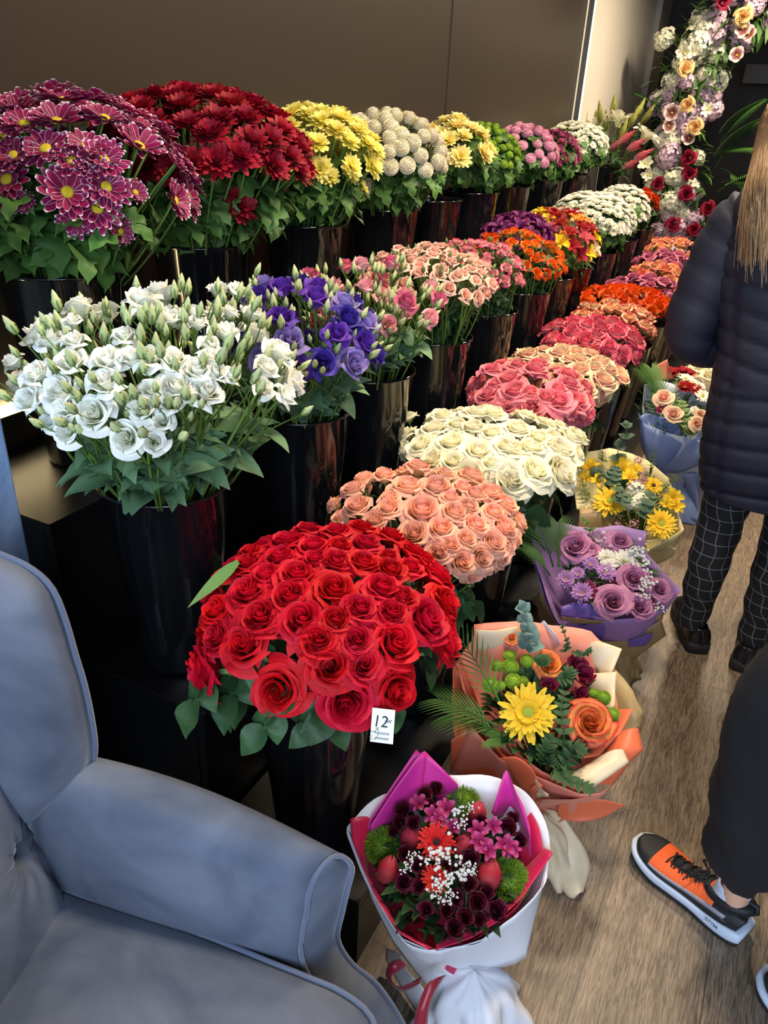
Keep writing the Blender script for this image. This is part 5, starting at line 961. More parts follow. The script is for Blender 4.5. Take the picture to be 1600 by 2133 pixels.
class Bq:
    def __init__(s, label, cpx, cz, n, tpx, tz, base, cr, Rr):
        s.C = at_z(*cpx, cz); s.N = V(n).normalized(); s.T = at_z(*tpx, tz); s.cr = cr; s.R = Rr; s.base = at_z(*base, 0)
        s.o = empty('bouquet', s.base, 0, label, 'bouquet'); s.rnd = random.Random(int(cpx[0]))
    def P(s, q):
        x, y, l = q; px, py = s.cr[0] + x / s.cr[2], s.cr[1] + y / s.cr[2]
        p = at_z(px, py, l[0]) if isinstance(l, tuple) else at_plane(px, py, s.C + s.N * l, s.N)
        return p
    def depth(s, p): r = p - CAMP; return r.length / V((1, 1, 1)).length if False else (RW[0][2] * r.x + RW[1][2] * r.y + RW[2][2] * r.z)
    def cone(s, pts, mat, name='wrapping_paper', tr=.028, bow=.03, n=5, sharp=False, closed=True, tie=None, rows=10):
        R_ = [s.P(q) for q in pts]; T = tie or s.T
        if sharp:
            k = len(R_); R2 = []
            for i in range(k if closed else k - 1): R2 += [R_[i].lerp(R_[(i + 1) % k], j / n) for j in range(n)]
            R_ = R2 if closed else R2 + [R_[-1]]
        else: R_ = catmull(R_, n, closed)
        g = []
        for i in range(rows + 1):
            t = i / rows; row = []
            for j, p in enumerate(R_):
                d = p - T; d = d - s.N * d.dot(s.N); d.normalize(); a = T + d * tr
                row.append(a.lerp(p, t) + d * bow * math.sin(PI * t) * .6 - s.N * bow * math.sin(PI * t) + d * .003 * math.sin(j * .9) * t - s.base)
            g.append(row)
        mb = MB(); mb.grid(g, closed=closed); return solid(mb.obj(name, mat, s.o), .0008)
    def ruled(s, A, B, mat, name='wrapping_paper', bend=.0, n=5, smooth=False, rows=8, bdir=None):
        A, B = [s.P(q) for q in A], [s.P(q) for q in B]
        def dense(P, m):
            P = catmull(P, 8) if smooth else P; L = [0]
            for a, b in zip(P, P[1:]): L.append(L[-1] + (b - a).length)
            out = []
            for k in range(m + 1):
                x = L[-1] * k / m; i = max(0, min(len(P) - 2, next((j for j in range(1, len(L)) if L[j] >= x - 1e-9), len(L) - 1) - 1)); out.append(P[i].lerp(P[i + 1], (x - L[i]) / max(1e-9, L[i + 1] - L[i])))
            return out
        m = 24; A, B = dense(A, m), dense(B, m); bd = V(bdir) if bdir else s.N
        g = [[A[j].lerp(B[j], i / rows) + bd * bend * math.sin(PI * i / rows) - s.base for j in range(m + 1)] for i in range(rows + 1)]
        mb = MB(); mb.grid(g); return solid(mb.obj(name, mat, s.o), .0008)
    def fl(s, name, meshes, Rn, pts, lift=.02, dome=.04, face=.6, up=0, label=None, axis=None):
        for x, y, r in pts:
            p0 = s.P((x, y, lift)); rr = (p0 - s.C).length / s.R; p = s.P((x, y, lift + dome * max(0, 1 - rr * rr))); k = s.depth(p) / F_PX * r / s.cr[2] / Rn
            ax = (s.N + (CAMP - p).normalized() * face + (p0 - s.C) * 2.0 + V((s.rnd.uniform(-.15, .15), s.rnd.uniform(-.15, .15), up))).normalized()
            if axis: ax = (V(axis) + V((s.rnd.uniform(-.2, .2), s.rnd.uniform(-.15, .15), s.rnd.uniform(-.1, .1)))).normalized()
            o = inst(name, s.rnd.choice(meshes), s.o, aim(p - s.base - ax * .02, ax, s.rnd.uniform(0, 6.28), k))
            if label: o['label'] = label
    def greens(s, n=90, L=(.05, .09), mat=None, lift=-.02, r=.85, lw=.02):
        mb = MB(); a1 = s.N.cross(V((0, 1, 0))).normalized(); a2 = s.N.cross(a1)
        for i in range(n):
            a, q = s.rnd.uniform(0, 6.28), math.sqrt(s.rnd.random()) * s.R * r * .72; d = a1 * math.cos(a) + a2 * math.sin(a)
            leaf(mb, s.C + d * q + s.N * (lift + s.rnd.uniform(-.04, .01)) - s.base, d * (1 - q / s.R) + s.N * s.rnd.uniform(.6, 1.6), s.rnd.uniform(*L) * (1.1 - .5 * q / s.R), s.rnd.uniform(.6, 1.3) * lw, droop=s.rnd.uniform(.2, 1), nu=3)
        for i in range(30):
            a, q = s.rnd.uniform(0, 6.28), s.rnd.random() * s.R * .7; d = a1 * math.cos(a) + a2 * math.sin(a); mb.tube([s.T.lerp(s.C, .35) - s.base, s.C + d * q - s.base], .0025, 4)
        o = mb.obj('greenery', mat or G_ROSE, s.o); o['kind'] = 'stuff'
    def skirt(s, mat, top_r, bot_r, crump=.01, name='paper_skirt'):
        rnd = s.rnd; n = 60; ph = [rnd.uniform(0, 6) for _ in range(6)]; g = []
        for i in range(13):
            t = i / 12; c = (s.T + V((0, 0, .03))).lerp(s.base, t) - s.base; row = []
            for k in range(n):
                a = 2 * PI * k / n; r = (.0006 + lerp(top_r, bot_r, t ** .7) * sm(t * 5)) + crump * (math.sin(5 * a + ph[0] + 3 * t) + .7 * math.sin(9 * a + ph[1] - 5 * t) + .5 * math.sin(14 * a + ph[2] + 8 * t)) * (.1 + t)
                row.append((c.x + r * math.cos(a), c.y + r * math.sin(a), max(.001, c.z)))
            g.append(row)
        mb = MB(); mb.grid(g, closed=True); return solid(mb.obj(name, mat, s.o), .0008)
def spiky_ball(name, mat, r, n=900, seed=1):
    rnd = random.Random(seed); mb = MB(); mb.lathe([(.0001, -r * .6)] + [(r * .72 * math.cos(a), r * .6 * math.sin(a)) for a in [PI * (k / 8 - .5) for k in range(1, 8)]] + [(.0001, r * .6)], 14)
    for i in range(n):
        z = 1 - 1.7 * (i + .5) / n; q = math.sqrt(1 - z * z); a = i * 2.39996; d = V((q * math.cos(a), q * math.sin(a), z * .85)); s1 = V((-math.sin(a), math.cos(a), 0)); e = (d + V((rnd.uniform(-.4, .4), rnd.uniform(-.4, .4), rnd.uniform(-.3, .4)))).normalized()
        c = d * r * .68; mb.grid([[c - s1 * r * .02, c + s1 * r * .02], [c + e * r * .18 - s1 * r * .02, c + e * r * .18 + s1 * r * .02], [c + e * r * .36, c + e * r * .36 + s1 * r * .004]])
    return mb.mesh(name, [mat])
def tulip_mesh(name, mat, R, H, seed=1):
    mb = MB()
    for i in range(6):
        t = (i % 2); th = i * PI / 3; rows = []
        for b in range(8):
            v = b / 7; rr = R * (.93 + .07 * t) * math.sin(PI * min(.97, v * .84 + .13)) ** .75; row = []
            for a in range(7):
                u = a / 6 * 2 - 1; w_ = .75 * (1 - v ** 4) ** .5 + .02; ang = th + u * w_; row.append((rr * (1 - .04 * u * u) * math.cos(ang), rr * (1 - .04 * u * u) * math.sin(ang), H * (v - .04 * u * u)))
            rows.append(row)
        mb.grid(rows)
    return mb.mesh(name, [mat])
def gyps(name, seed, n=22, spread=.035):
    rnd = random.Random(seed); mb = MB()
    for i in range(n):
        d = V((rnd.gauss(0, 1), rnd.gauss(0, 1), abs(rnd.gauss(0, .5)) + .2)) * spread * .55; r = rnd.uniform(.0035, .0062)
        for k in range(7):
            a = k * 2.4; e = V((math.cos(a), math.sin(a), .5 + .3 * (k % 2))).normalized(); s1 = V((-math.sin(a), math.cos(a), 0)); c = d
            mb.grid([[c - s1 * r * .3, c + s1 * r * .3], [c + e * r * .8 - s1 * r * .7, c + e * r * .8 + s1 * r * .7], [c + e * r * 1.1 + V((0, 0, r * .5)) - s1 * r * .4, c + e * r * 1.1 + V((0, 0, r * .5)) + s1 * r * .4]])
        mb.tube([d, V((0, 0, -spread))], .0004, 3, 1, caps=False)
    return mb.mesh(name, [petal('baby_breath_petal', [(0, (236, 236, 232)), (1, (252, 252, 252))], vv=.05), G_STEM])
GY = [gyps('baby_breath', s) for s in (1, 2, 3)]
P_WINE = petal('dark_wine_rose_petal', [(0, (40, 4, 16)), (.7, (78, 6, 30)), (1, (92, 12, 40))], vv=.2); P_TUL = petal('red_tulip_petal', [(0, (150, 60, 60)), (.6, (180, 44, 62)), (1, (200, 74, 96))], vv=.15); P_TRICK = petal('green_dianthus', [(0, (70, 110, 20)), (1, (136, 176, 50))], vv=.1)
DR = [rose_mesh('wine_rose', P_WINE, .03, .034, 20, s, ruff=.06, opn=.15) for s in (1, 2, 3)]; TU = [tulip_mesh('tulip', P_TUL, .026, .06)]; GT = [spiky_ball('dianthus_ball', P_TRICK, .045)]
def gerb(nm, c, mats): return [daisy_mesh(nm, mats, .055, [(24, 1, .05, .1), (20, .78, .25, 0), (26, .42, .5, 0)], .014, .006, s, W=.11) for s in (1, 2)]
P_GR = petal('red_gerbera_petal', [(0, (120, 20, 16)), (.35, (214, 30, 22)), (.9, (222, 44, 30)), (1, (236, 90, 50))], vv=.05); P_GY = petal('yellow_gerbera_petal', [(0, (226, 160, 20)), (.4, (246, 196, 30)), (1, (250, 216, 66))], vv=.05)
GER_R, GER_Y = gerb('gerbera', 0, [P_GR, DRK_C]), gerb('gerbera', 0, [P_GY, GRN_C]); GER_D = gerb('gerbera', 0, [P_GY, DRK_C])
AM, AY, AL_, AV = als('magenta'), als('yellow'), als('lilacw'), als('pink')
# --- 1: pink and white, nearest
b = Bq('pink and white wrapped bouquet nearest the camera with red gerbera, tulips and dark roses', (935, 1800), .34, (.10, -.30, .95), (985, 2040), .13, (985, 2128), (680, 1500, 2.807), .19)
lip = [(600, 1345, .0), (430, 1270, .0), (270, 1010, .0), (150, 760, .005), (125, 640, .01), (170, 560, .02), (330, 440, .02), (500, 370, .02), (720, 318, .03), (900, 325, .03), (1100, 370, .03), (1200, 470, .02), (1270, 560, .01), (1305, 760, .0), (1290, 900, 0), (1250, 1000, 0), (1120, 1130, 0), (900, 1290, 0), (750, 1330, 0)]
b.cone(lip, PW, 'white_wrapping_paper', n=4)
ins = [(600, 1330, -.012), (440, 1230, -.012), (290, 1000, -.012), (180, 760, -.01), (190, 600, 0), (340, 460, .0), (520, 390, .0), (720, 340, .0), (900, 345, .0), (1080, 400, .0), (1180, 500, .0), (1240, 640, 0), (1270, 780, -.01), (1200, 960, -.012), (1080, 1120, -.012), (880, 1270, -.012), (740, 1315, -.012)]
b.cone(ins, PR_, 'raspberry_wrapping_paper', n=4, bow=.02)
b.ruled([(125, 640, .008), (270, 1010, 0), (430, 1270, 0), (600, 1345, 0), (750, 1330, 0), (900, 1290, 0), (1120, 1130, 0), (1250, 1000, 0), (1305, 760, 0)], [(140, 700, -.03), (270, 1060, -.07), (390, 1300, -.13), (600, 1582, -.19), (690, 1500, -.20), (900, 1480, -.2), (1165, 1410, -.16), (1210, 1200, -.10), (1290, 860, -.04)], PW, 'white_wrapping_paper', bend=-.01, bdir=(.1, -.6, -.2))
b.ruled([(240, 600, .01), (380, 390, .05), (525, 172, .08), (548, 195, .082), (575, 180, .08), (680, 285, .06), (770, 378, .03)], [(250, 700, -.02), (330, 620, -.02), (420, 560, -.02), (500, 540, -.02), (580, 520, -.02), (680, 500, -.02), (770, 480, -.02)], PM_, 'magenta_wrapping_paper', bend=.004)
b.ruled([(255, 620, .016), (400, 400, .055), (545, 200, .086), (590, 190, .085)], [(280, 700, -.01), (380, 600, -.01), (470, 540, -.01), (540, 520, -.01)], PM_, 'magenta_wrapping_paper', bend=.004)
b.ruled([(965, 545, .0), (1000, 430, .04), (1040, 300, .07), (1055, 288, .07), (1100, 400, .06), (1150, 500, .04), (1187, 612, .02)], [(980, 600, -.02), (1040, 560, -.03), (1080, 540, -.03), (1100, 560, -.03), (1130, 620, -.03), (1160, 700, -.02), (1190, 800, -.02)], PM_, 'magenta_wrapping_paper', bend=.015)
b.ruled([(1325, 782, .02), (1250, 890, .012), (1150, 1030, .01), (1000, 1180, .01), (850, 1275, .01), (640, 1345, .005)], [(1276, 752, .0), (1170, 860, -.02), (1080, 1040, -.03), (950, 1130, -.03), (800, 1210, -.03), (640, 1300, -.02)], PR_, 'raspberry_wrapping_paper', bend=.006)
b.ruled([(140, 575, .02), (148, 700, .012), (210, 860, .01), (300, 1060, .01), (430, 1250, .01), (600, 1345, .005)], [(258, 566, .0), (240, 780, -.02), (250, 920, -.025), (400, 1160, -.03), (440, 1240, -.02), (620, 1330, -.01)], PR_, 'raspberry_wrapping_paper', bend=.006)
b.greens(150, lift=-.02, r=.85, lw=.022)
b.fl('green_dianthus', GT, .045, [(320, 715, 118), (800, 448, 112), (1080, 920, 128)], .0, .02, .5)
b.fl('red_gerbera', GER_R, .055, [(645, 703, 112), (640, 920, 85)], .05, .03, .9)
b.fl('red_tulip', TU, .030, [(355, 880, 76), (490, 690, 72), (950, 930, 92), (880, 540, 64), (800, 740, 72)], .0, .03, axis=(-.05, .72, .68))
b.fl('dark_wine_rose', DR, .03, [(445, 940, 62), (535, 835, 62), (540, 965, 52), (580, 1100, 56), (1065, 620, 66), (1140, 695, 52), (840, 810, 66), (835, 600, 52), (460, 770, 56), (505, 590, 52), (420, 585, 52), (640, 390, 56), (575, 430, 52), (440, 520, 56), (760, 1030, 60), (890, 1060, 66), (1000, 1110, 72), (820, 1150, 62), (750, 1210, 66), (840, 950, 60), (910, 580, 46), (700, 1110, 50), (940, 1000, 50), (600, 480, 46), (390, 640, 40), (1100, 560, 44), (770, 870, 50), (700, 850, 44), (900, 1160, 50), (560, 900, 44)], .02, .05, .6)
b.fl('magenta_alstroemeria', AM, .045, [(625, 545, 62), (700, 500, 62), (740, 610, 56), (540, 470, 56), (890, 640, 62), (900, 700, 62), (950, 750, 62), (985, 610, 56), (1050, 720, 66), (1090, 745, 56), (660, 570, 50)], .04, .03, .5)
b.fl('baby_breath', GY, .035, [(690, 790, 66), (760, 880, 72), (700, 965, 56), (820, 855, 52), (600, 785, 56), (790, 520, 52), (650, 960, 52), (730, 1040, 40), (500, 790, 36), (460, 850, 36), (790, 590, 36), (640, 1030, 36), (850, 870, 30), (840, 500, 30)], .075, .03, .6)
b.skirt(PW, .05, .105, .016)
RIB = plain('dark_red_satin_ribbon', (150, 20, 48), .3, sheen=.3)
for A, B in (([(700, 1490, (.23,)), (630, 1600, (.21,)), (600, 1700, (.19,)), (590, 1800, (.16,))], [(600, 1530, (.23,)), (560, 1600, (.21,)), (525, 1700, (.19,)), (505, 1800, (.16,))]), ([(470, 1440, (.17,)), (420, 1470, (.17,)), (380, 1500, (.16,)), (420, 1560, (.14,)), (560, 1500, (.15,))], [(430, 1395, (.18,)), (370, 1420, (.18,)), (350, 1510, (.15,)), (440, 1585, (.12,)), (540, 1545, (.14,))])):
    b.ruled(A, B, RIB, 'ribbon', bend=.006, smooth=True, rows=4)
b.ruled([(350, 1330, (.06,)), (345, 1400, (.03,)), (400, 1500, (.01,)), (520, 1700, (.005,))], [(440, 1380, (.12,)), (470, 1460, (.10,)), (560, 1560, (.08,)), (620, 1650, (.06,))], PW, 'white_wrapping_paper', bend=.01)

# --- 2: orange and cream
b = Bq('orange and cream wrapped bouquet with large yellow gerbera and orange rose', (1130, 1490), .36, (.12, -.26, .95), (1130, 1715), .12, (1150, 1790), (900, 1200, 3.048), .19)
rim = [(155, 560, .01), (262, 392, .03), (268, 312, .05), (560, 278, .06), (660, 300, .05), (800, 310, .05), (1010, 352, .05), (1110, 440, .04), (1150, 620, .02), (1170, 800, .01), (1190, 960, .0), (1130, 1090, .0), (1050, 1220, .0), (950, 1340, .0), (700, 1240, -.01), (560, 1140, -.01), (430, 1040, -.01), (300, 880, -.01), (200, 720, .0)]
b.cone(rim, PS, 'salmon_wrapping_paper', sharp=True, n=4)
b.cone([(150, 1035, -.05), (120, 800, -.02), (135, 560, .0), (180, 520, .02), (260, 700, -.01), (340, 950, -.01), (450, 1130, -.01), (640, 1260, -.01), (700, 1330, -.01)], PO, 'orange_wrapping_paper', sharp=True, closed=False, n=4)
b.cone([(1150, 580, .0), (1280, 730, -.01), (1335, 860, -.03), (1320, 950, -.06), (1240, 1000, -.07)], PK, 'kraft_wrapping_paper', sharp=True, closed=False, n=4)
b.ruled([(985, 390, .03), (1100, 425, .05), (1207, 462, .05), (1175, 540, .035), (1143, 618, .02)], [(975, 520, -.01), (1000, 560, -.01), (1040, 600, -.01), (1060, 640, -.01), (1080, 670, -.01)], PC, 'cream_wrapping_paper', bend=.012)
b.ruled([(640, 345, .02), (710, 280, .06), (790, 380, .05)], [(650, 460, -.01), (720, 460, -.01), (840, 470, -.01)], PW, 'white_wrapping_paper')
b.ruled([(275, 340, .05), (400, 345, .05), (540, 320, .05)], [(290, 480, .0), (400, 470, .0), (560, 440, .0)], PC, 'cream_wrapping_paper', bend=.01)
b.ruled([(1000, 620, .01), (1172, 606, .035), (1165, 700, .02), (1160, 830, .01)], [(990, 720, -.02), (1050, 800, -.02), (1070, 850, -.02), (1080, 900, -.02)], PC, 'cream_wrapping_paper', bend=.01)
b.ruled([(1120, 850, .01), (1282, 840, .04), (1205, 985, .02), (1060, 1140, .01), (870, 1170, .0)], [(1080, 900, -.01), (1110, 950, -.01), (1060, 1040, -.02), (980, 1110, -.02), (860, 1150, -.02)], PO, 'orange_wrapping_paper', bend=.008)
b.ruled([(1310, 965, .03), (1342, 1105, .02), (1250, 1192, .0), (1150, 1330, -.02)], [(1160, 1010, .005), (1080, 1130, .0), (990, 1210, -.01), (950, 1345, -.01)], PO, 'orange_wrapping_paper', bend=.012)
b.ruled([(1215, 1100, .035), (1252, 1182, .03), (1130, 1270, .02), (1000, 1355, .01)], [(1070, 1140, .01), (1000, 1190, .01), (920, 1220, .0), (870, 1260, .0)], PC, 'cream_wrapping_paper', bend=.012)
b.ruled([(240, 940, .0), (430, 1160, .0), (660, 1270, .0), (940, 1385, .0), (1060, 1385, .0), (1130, 1340, .0)], [(120, 1250, -.14), (380, 1260, -.16), (620, 1390, -.17), (800, 1450, -.17), (1000, 1440, -.12), (1110, 1370, -.05)], PS, 'salmon_wrapping_paper', bend=.01, bdir=(.1, -.6, 0))
b.ruled([(430, 1155, .01), (540, 1150, .03), (640, 1230, .02), (660, 1300, -.01), (620, 1360, -.03)], [(520, 1290, -.05), (560, 1350, -.06), (600, 1370, -.06), (640, 1400, -.07), (720, 1400, -.07)], PO, 'orange_wrapping_paper', bend=.02, smooth=True)
b.ruled([(640, 1250, .005), (690, 1340, -.01), (730, 1400, -.03)], [(560, 1340, -.07), (640, 1400, -.08), (740, 1410, -.06)], PC, 'cream_wrapping_paper', bend=.015, smooth=True)
b.ruled([(1220, 1450, -.06), (1050, 1415, -.07), (860, 1420, -.10), (800, 1460, -.13)], [(1220, 1452, -.07), (1090, 1530, -.13), (930, 1560, -.15), (810, 1530, -.16)], PO, 'orange_wrapping_paper', bend=-.015, smooth=True)
b.ruled([(1070, 1385, .0), (900, 1420, -.03), (700, 1420, -.05)], [(1040, 1400, -.07), (880, 1440, -.10), (660, 1480, -.15)], PS, 'salmon_wrapping_paper', bend=.01)
b.ruled([(690, 1480, (.13,)), (740, 1650, (.08,)), (750, 1850, (.03,)), (850, 2020, (.006,)), (900, 2050, (.004,))], [(850, 1545, (.14,)), (940, 1680, (.10,)), (985, 1760, (.07,)), (1005, 1870, (.04,)), (960, 2010, (.012,))], PC, 'cream_wrapping_paper', bend=.02, smooth=True)
b.ruled([(120, 1040, -.03), (250, 960, -.01), (420, 1150, -.01)], [(115, 1250, -.15), (260, 1270, -.15), (420, 1290, -.14)], PO, 'orange_wrapping_paper', bend=.01)
b.skirt(PC, .03, .075, .01)
b.greens(170, mat=G_ROSE, lift=-.005, r=.85, lw=.022)
b.fl('yellow_gerbera', GER_Y, .055, [(610, 855, 190)], .07, .0, 1.0)
b.fl('yellow_gerbera', GER_Y, .055, [(1105, 1025, 75), (1025, 775, 55)], .01, .0, .3)
P_ORR = petal('orange_yellow_rose_petal', [(0, (240, 130, 50)), (.6, (246, 170, 70)), (.9, (242, 150, 80)), (1, (220, 80, 60))], edge=True, vv=.08)
b.fl('orange_rose', roses('orange_rose', P_ORR, R=.05, opn=.45, n=28, k=2), .05, [(1000, 930, 150), (740, 560, 95), (500, 375, 55)], .04, .01, .9)
b.fl('green_pompon', [pompon_mesh('green_pompon', P_GRN, .025, 150, .16, .9, 5, wd=.13)], .027, [(405, 542, 46), (495, 482, 48), (505, 548, 62), (600, 512, 50), (365, 668, 58), (435, 670, 36), (515, 642, 60), (580, 650, 42), (1105, 755, 54), (1165, 862, 50), (1045, 722, 38)], .05, .02, .6)
P_DWR = petal('dark_wine_petal', [(0, (80, 10, 40)), (1, (130, 26, 64))], vv=.1); b.fl('wine_lisianthus', [cup_mesh('wine_flower', P_DWR, .04, .05, 7, 3, ruff=.05, fl=.2)], .036, [(920, 570, 78), (965, 645, 85), (740, 690, 62), (950, 745, 55)], .03, .01, .3)
def sprig(b, name, pts, n, L, W_, mat, pairs=True, r=.0015):
    P = catmull([b.P(q) - b.base for q in pts], 8); mb = MB(); mb.tube(P, r, 5); N_ = len(P)
    for i in range(n):
        k = min(N_ - 2, int((i + .7) / n * (N_ - 1))); d = (P[k + 1] - P[k]).normalized(); sd = d.cross(b.N).normalized(); t = 1 - .45 * i / n
        for sg in (1, -1): leaf(mb, P[k], d * .6 + sd * sg + b.N * b.rnd.uniform(0, .5), L * t * b.rnd.uniform(.85, 1.1), W_ * t, droop=.4, fold=.2, up=tuple(b.N), nu=5)
    leaf(mb, P[-1], P[-1] - P[-2], L * .5, W_ * .5, up=tuple(b.N)); return mb.obj(name, mat, b.o)
sprig(b, 'eucalyptus_sprig', [(600, 470, .04), (620, 400, .07), (590, 300, .12), (575, 200, .16)], 5, .042, .045, G_EUC)
sprig(b, 'greenery_sprig', [(830, 480, .04), (860, 440, .08), (825, 320, .12)], 7, .018, .009, G_ROSE); sprig(b, 'greenery_sprig', [(900, 480, .04), (960, 500, .08), (1000, 480, .1)], 5, .022, .012, G_ROSE)
for q in ([(820, 1180, .0), (840, 1000, .05), (820, 850, .06), (840, 740, .05)], [(830, 1250, .0), (900, 1100, .04), (960, 1110, .05)], [(800, 1230, .0), (870, 1300, .03), (1000, 1350, .04)], [(720, 1200, .0), (730, 1100, .03), (760, 1030, .04)], [(800, 650, .03), (860, 640, .05), (880, 600, .06)], [(700, 570, .06), (700, 520, .07)]): sprig(b, 'ruscus_sprig', q, 8, .032, .015, G_ROSE)
for q, k in ((((480, 900, .03), (280, 640, .05), (160, 290, .12)), 1), (((420, 960, .02), (200, 700, .05), (40, 760, .06)), 1), (((440, 1000, .0), (300, 800, .03), (110, 880, .03)), 1), (((520, 1060, .0), (450, 1020, .02), (370, 1060, .0)), .6)):
    A, Bx = b.P(q[0]), b.P(q[2]); frond(A - b.base, Bx - A + V((0, 0, .03)), (Bx - A).length * .95, .4, n=13, ll=.10 * k, lw=.0045, parent=b.o, spread=.75, name='palm_leaf')

# --- 3: lavender
b = Bq('lavender and violet wrapped bouquet with mauve roses and white chrysanthemums', (1270, 1200), .34, (.10, -.25, .96), (1280, 1340), .11, (1280, 1395), (1050, 700, 2.909), .21)
rim = [(330, 1740, -.04), (250, 1560, -.02), (185, 1350, -.01), (170, 1200, .01), (222, 1092, .05), (290, 1117, .04), (440, 1155, .04), (600, 1160, .04), (715, 1145, .05), (862, 1186, .05), (850, 1290, .03), (950, 1420, .02), (1082, 1536, .02), (985, 1645, .0), (900, 1690, -.01), (650, 1722, -.02), (500, 1690, -.03)]
b.cone(rim, PL, 'lavender_wrapping_paper', sharp=True, n=4)
b.cone([(175, 1200, .005), (160, 1330, -.015), (240, 1560, -.03), (320, 1760, -.05), (420, 1790, -.06)], PV, 'violet_wrapping_paper', sharp=True, closed=False, n=4)
b.ruled([(345, 1640, -.01), (420, 1615, .0), (620, 1627, .0), (660, 1722, -.01)], [(345, 1700, -.03), (430, 1715, -.04), (560, 1720, -.04), (650, 1725, -.03)], PV, 'violet_wrapping_paper', bend=.012)
b.ruled([(345, 1700, -.02), (560, 1725, -.03), (800, 1720, -.03), (960, 1675, -.02)], [(350, 1735, -.05), (560, 1750, -.06), (800, 1745, -.06), (962, 1715, -.05)], PK, 'kraft_wrapping_paper', bend=.006)
b.ruled([(520, 1745, -.05), (700, 1750, -.05), (850, 1735, -.05), (935, 1705, -.05)], [(340, 1760, -.10), (600, 1860, -.15), (740, 1850, -.15), (900, 1790, -.12)], PV, 'violet_wrapping_paper', bend=.015, bdir=(.1, -.5, 0))
b.ruled([(330, 1740, -.06), (600, 1850, -.12), (760, 1850, -.12), (955, 1715, -.05)], [(500, 1990, -.25), (640, 2030, -.28), (800, 1950, -.25), (985, 1810, -.16)], PK, 'kraft_wrapping_paper', bend=.02, bdir=(.1, -.5, 0))
b.ruled([(230, 1540, -.03), (240, 1600, -.05), (330, 1760, -.06)], [(60, 1700, (.03,)), (90, 1730, (.02,)), (270, 1780, (.02,))], PK, 'kraft_wrapping_paper')
b.ruled([(750, 1850, -.11), (860, 1810, -.09), (905, 1800, -.08)], [(755, 1885, -.14), (850, 1880, -.14), (890, 1840, -.12)], PV, 'violet_wrapping_paper', bend=.01)
b.skirt(PK, .03, .08, .008)
b.greens(150, mat=G_CHRY, lift=-.01, r=.8, lw=.02)
P_LAV = petal('lavender_rose_petal', [(0, (160, 84, 120)), (.6, (190, 116, 156)), (1, (206, 140, 178))], vv=.08)
b.fl('mauve_rose', roses('mauve_rose', P_LAV, R=.05, n=28, k=2, ruff=.05), .05, [(430, 1285, 108), (520, 1300, 70), (700, 1245, 82), (780, 1470, 96), (655, 1610, 112), (822, 1640, 84), (940, 1530, 78)], .04, .02, .75)
b.fl('white_chrysanthemum', [daisy_mesh('mum', [P_WHT, YEL_C], .05, [(20, 1, .1, .2), (18, .85, .4, .2), (14, .7, .7, .1), (10, .5, 1.0, 0)], .003, .003, 3, W=.12)], .05, [(740, 1345, 88), (625, 1320, 62), (640, 1370, 50), (790, 1395, 60)], .06, .02, .6)
P_LM = petal('lavender_chrysanthemum_petal', [(0, (150, 140, 60)), (.2, (196, 130, 196)), (1, (206, 160, 214))], vv=.08)
b.fl('lavender_chrysanthemum', [daisy_mesh('mum', [P_LM, GRN_C], .04, [(20, 1, .0, .3), (18, .9, .35, .2), (16, .75, .7, .1)], .007, .004, 4, W=.13)], .04, [(375, 1460, 60), (470, 1540, 68), (530, 1360, 52), (625, 1412, 66), (445, 1420, 46)], .05, .02, .7)
b.fl('purple_white_alstroemeria', AL_, .045, [(560, 1210, 62), (600, 1265, 52), (520, 1230, 46)], .04, .02, .4)
b.fl('small_magenta_flower', [daisy_mesh('mum', [P_PUR, YEL_C], .03, [(12, 1, .2, .1), (9, .7, .7, 0)], .003, .003, 8, W=.2)], .03, [(525, 1500, 42), (915, 1620, 46), (850, 1550, 40), (660, 1470, 36), (560, 1545, 40)], .03, .02, .5)
b.fl('baby_breath', GY, .035, [(820, 1320, 62), (850, 1390, 60), (870, 1480, 56), (860, 1550, 46), (950, 1640, 36), (830, 1290, 40), (790, 1300, 40)], .08, .02, .4)
sprig(b, 'greenery_sprig', [(500, 1250, .03), (520, 1160, .08), (480, 1110, .12)], 4, .03, .014, G_CHRY)
for q in (((300, 1400, .0), (0, 0, 0), (190, 1060, .10)), ((280, 1450, .0), (0, 0, 0), (120, 1270, .06)), ((330, 1400, .02), (0, 0, 0), (330, 1110, .10)), ((250, 1300, .0), (0, 0, 0), (130, 1180, .06))):
    A, Bx = b.P(q[0]), b.P(q[2]); frond(A - b.base, Bx - A + V((0, 0, .03)), (Bx - A).length * .9, .4, n=13, ll=.10, lw=.005, parent=b.o, spread=.6, name='palm_leaf')

# --- 4: yellow
b = Bq('pale yellow and kraft wrapped bouquet with yellow gerberas and eucalyptus', (1315, 1045), .34, (.10, -.22, .97), (1340, 1170), .10, (1345, 1215), (1050, 700, 2.909), .2)
b.cone([(420, 880, .0), (500, 700, .05), (640, 680, .06), (770, 708, .05), (880, 760, .03), (1000, 860, .02), (1040, 1000, .02), (1090, 1172, .03), (950, 1250, .0), (860, 1300, -.02), (740, 1230, -.02), (560, 1060, -.02), (460, 1000, -.02)], PY, 'pale_yellow_wrapping_paper', sharp=True, n=4)
b.ruled([(455, 1045, .0), (590, 1040, .02), (722, 1045, .0)], [(440, 1210, -.08), (560, 1220, -.08), (715, 1200, -.08)], PK, 'kraft_wrapping_paper', bend=.025)
b.ruled([(420, 890, .0), (470, 960, .0), (610, 1040, .0)], [(440, 1050, -.03), (500, 1050, -.03), (600, 1055, -.03)], PY, 'pale_yellow_wrapping_paper')
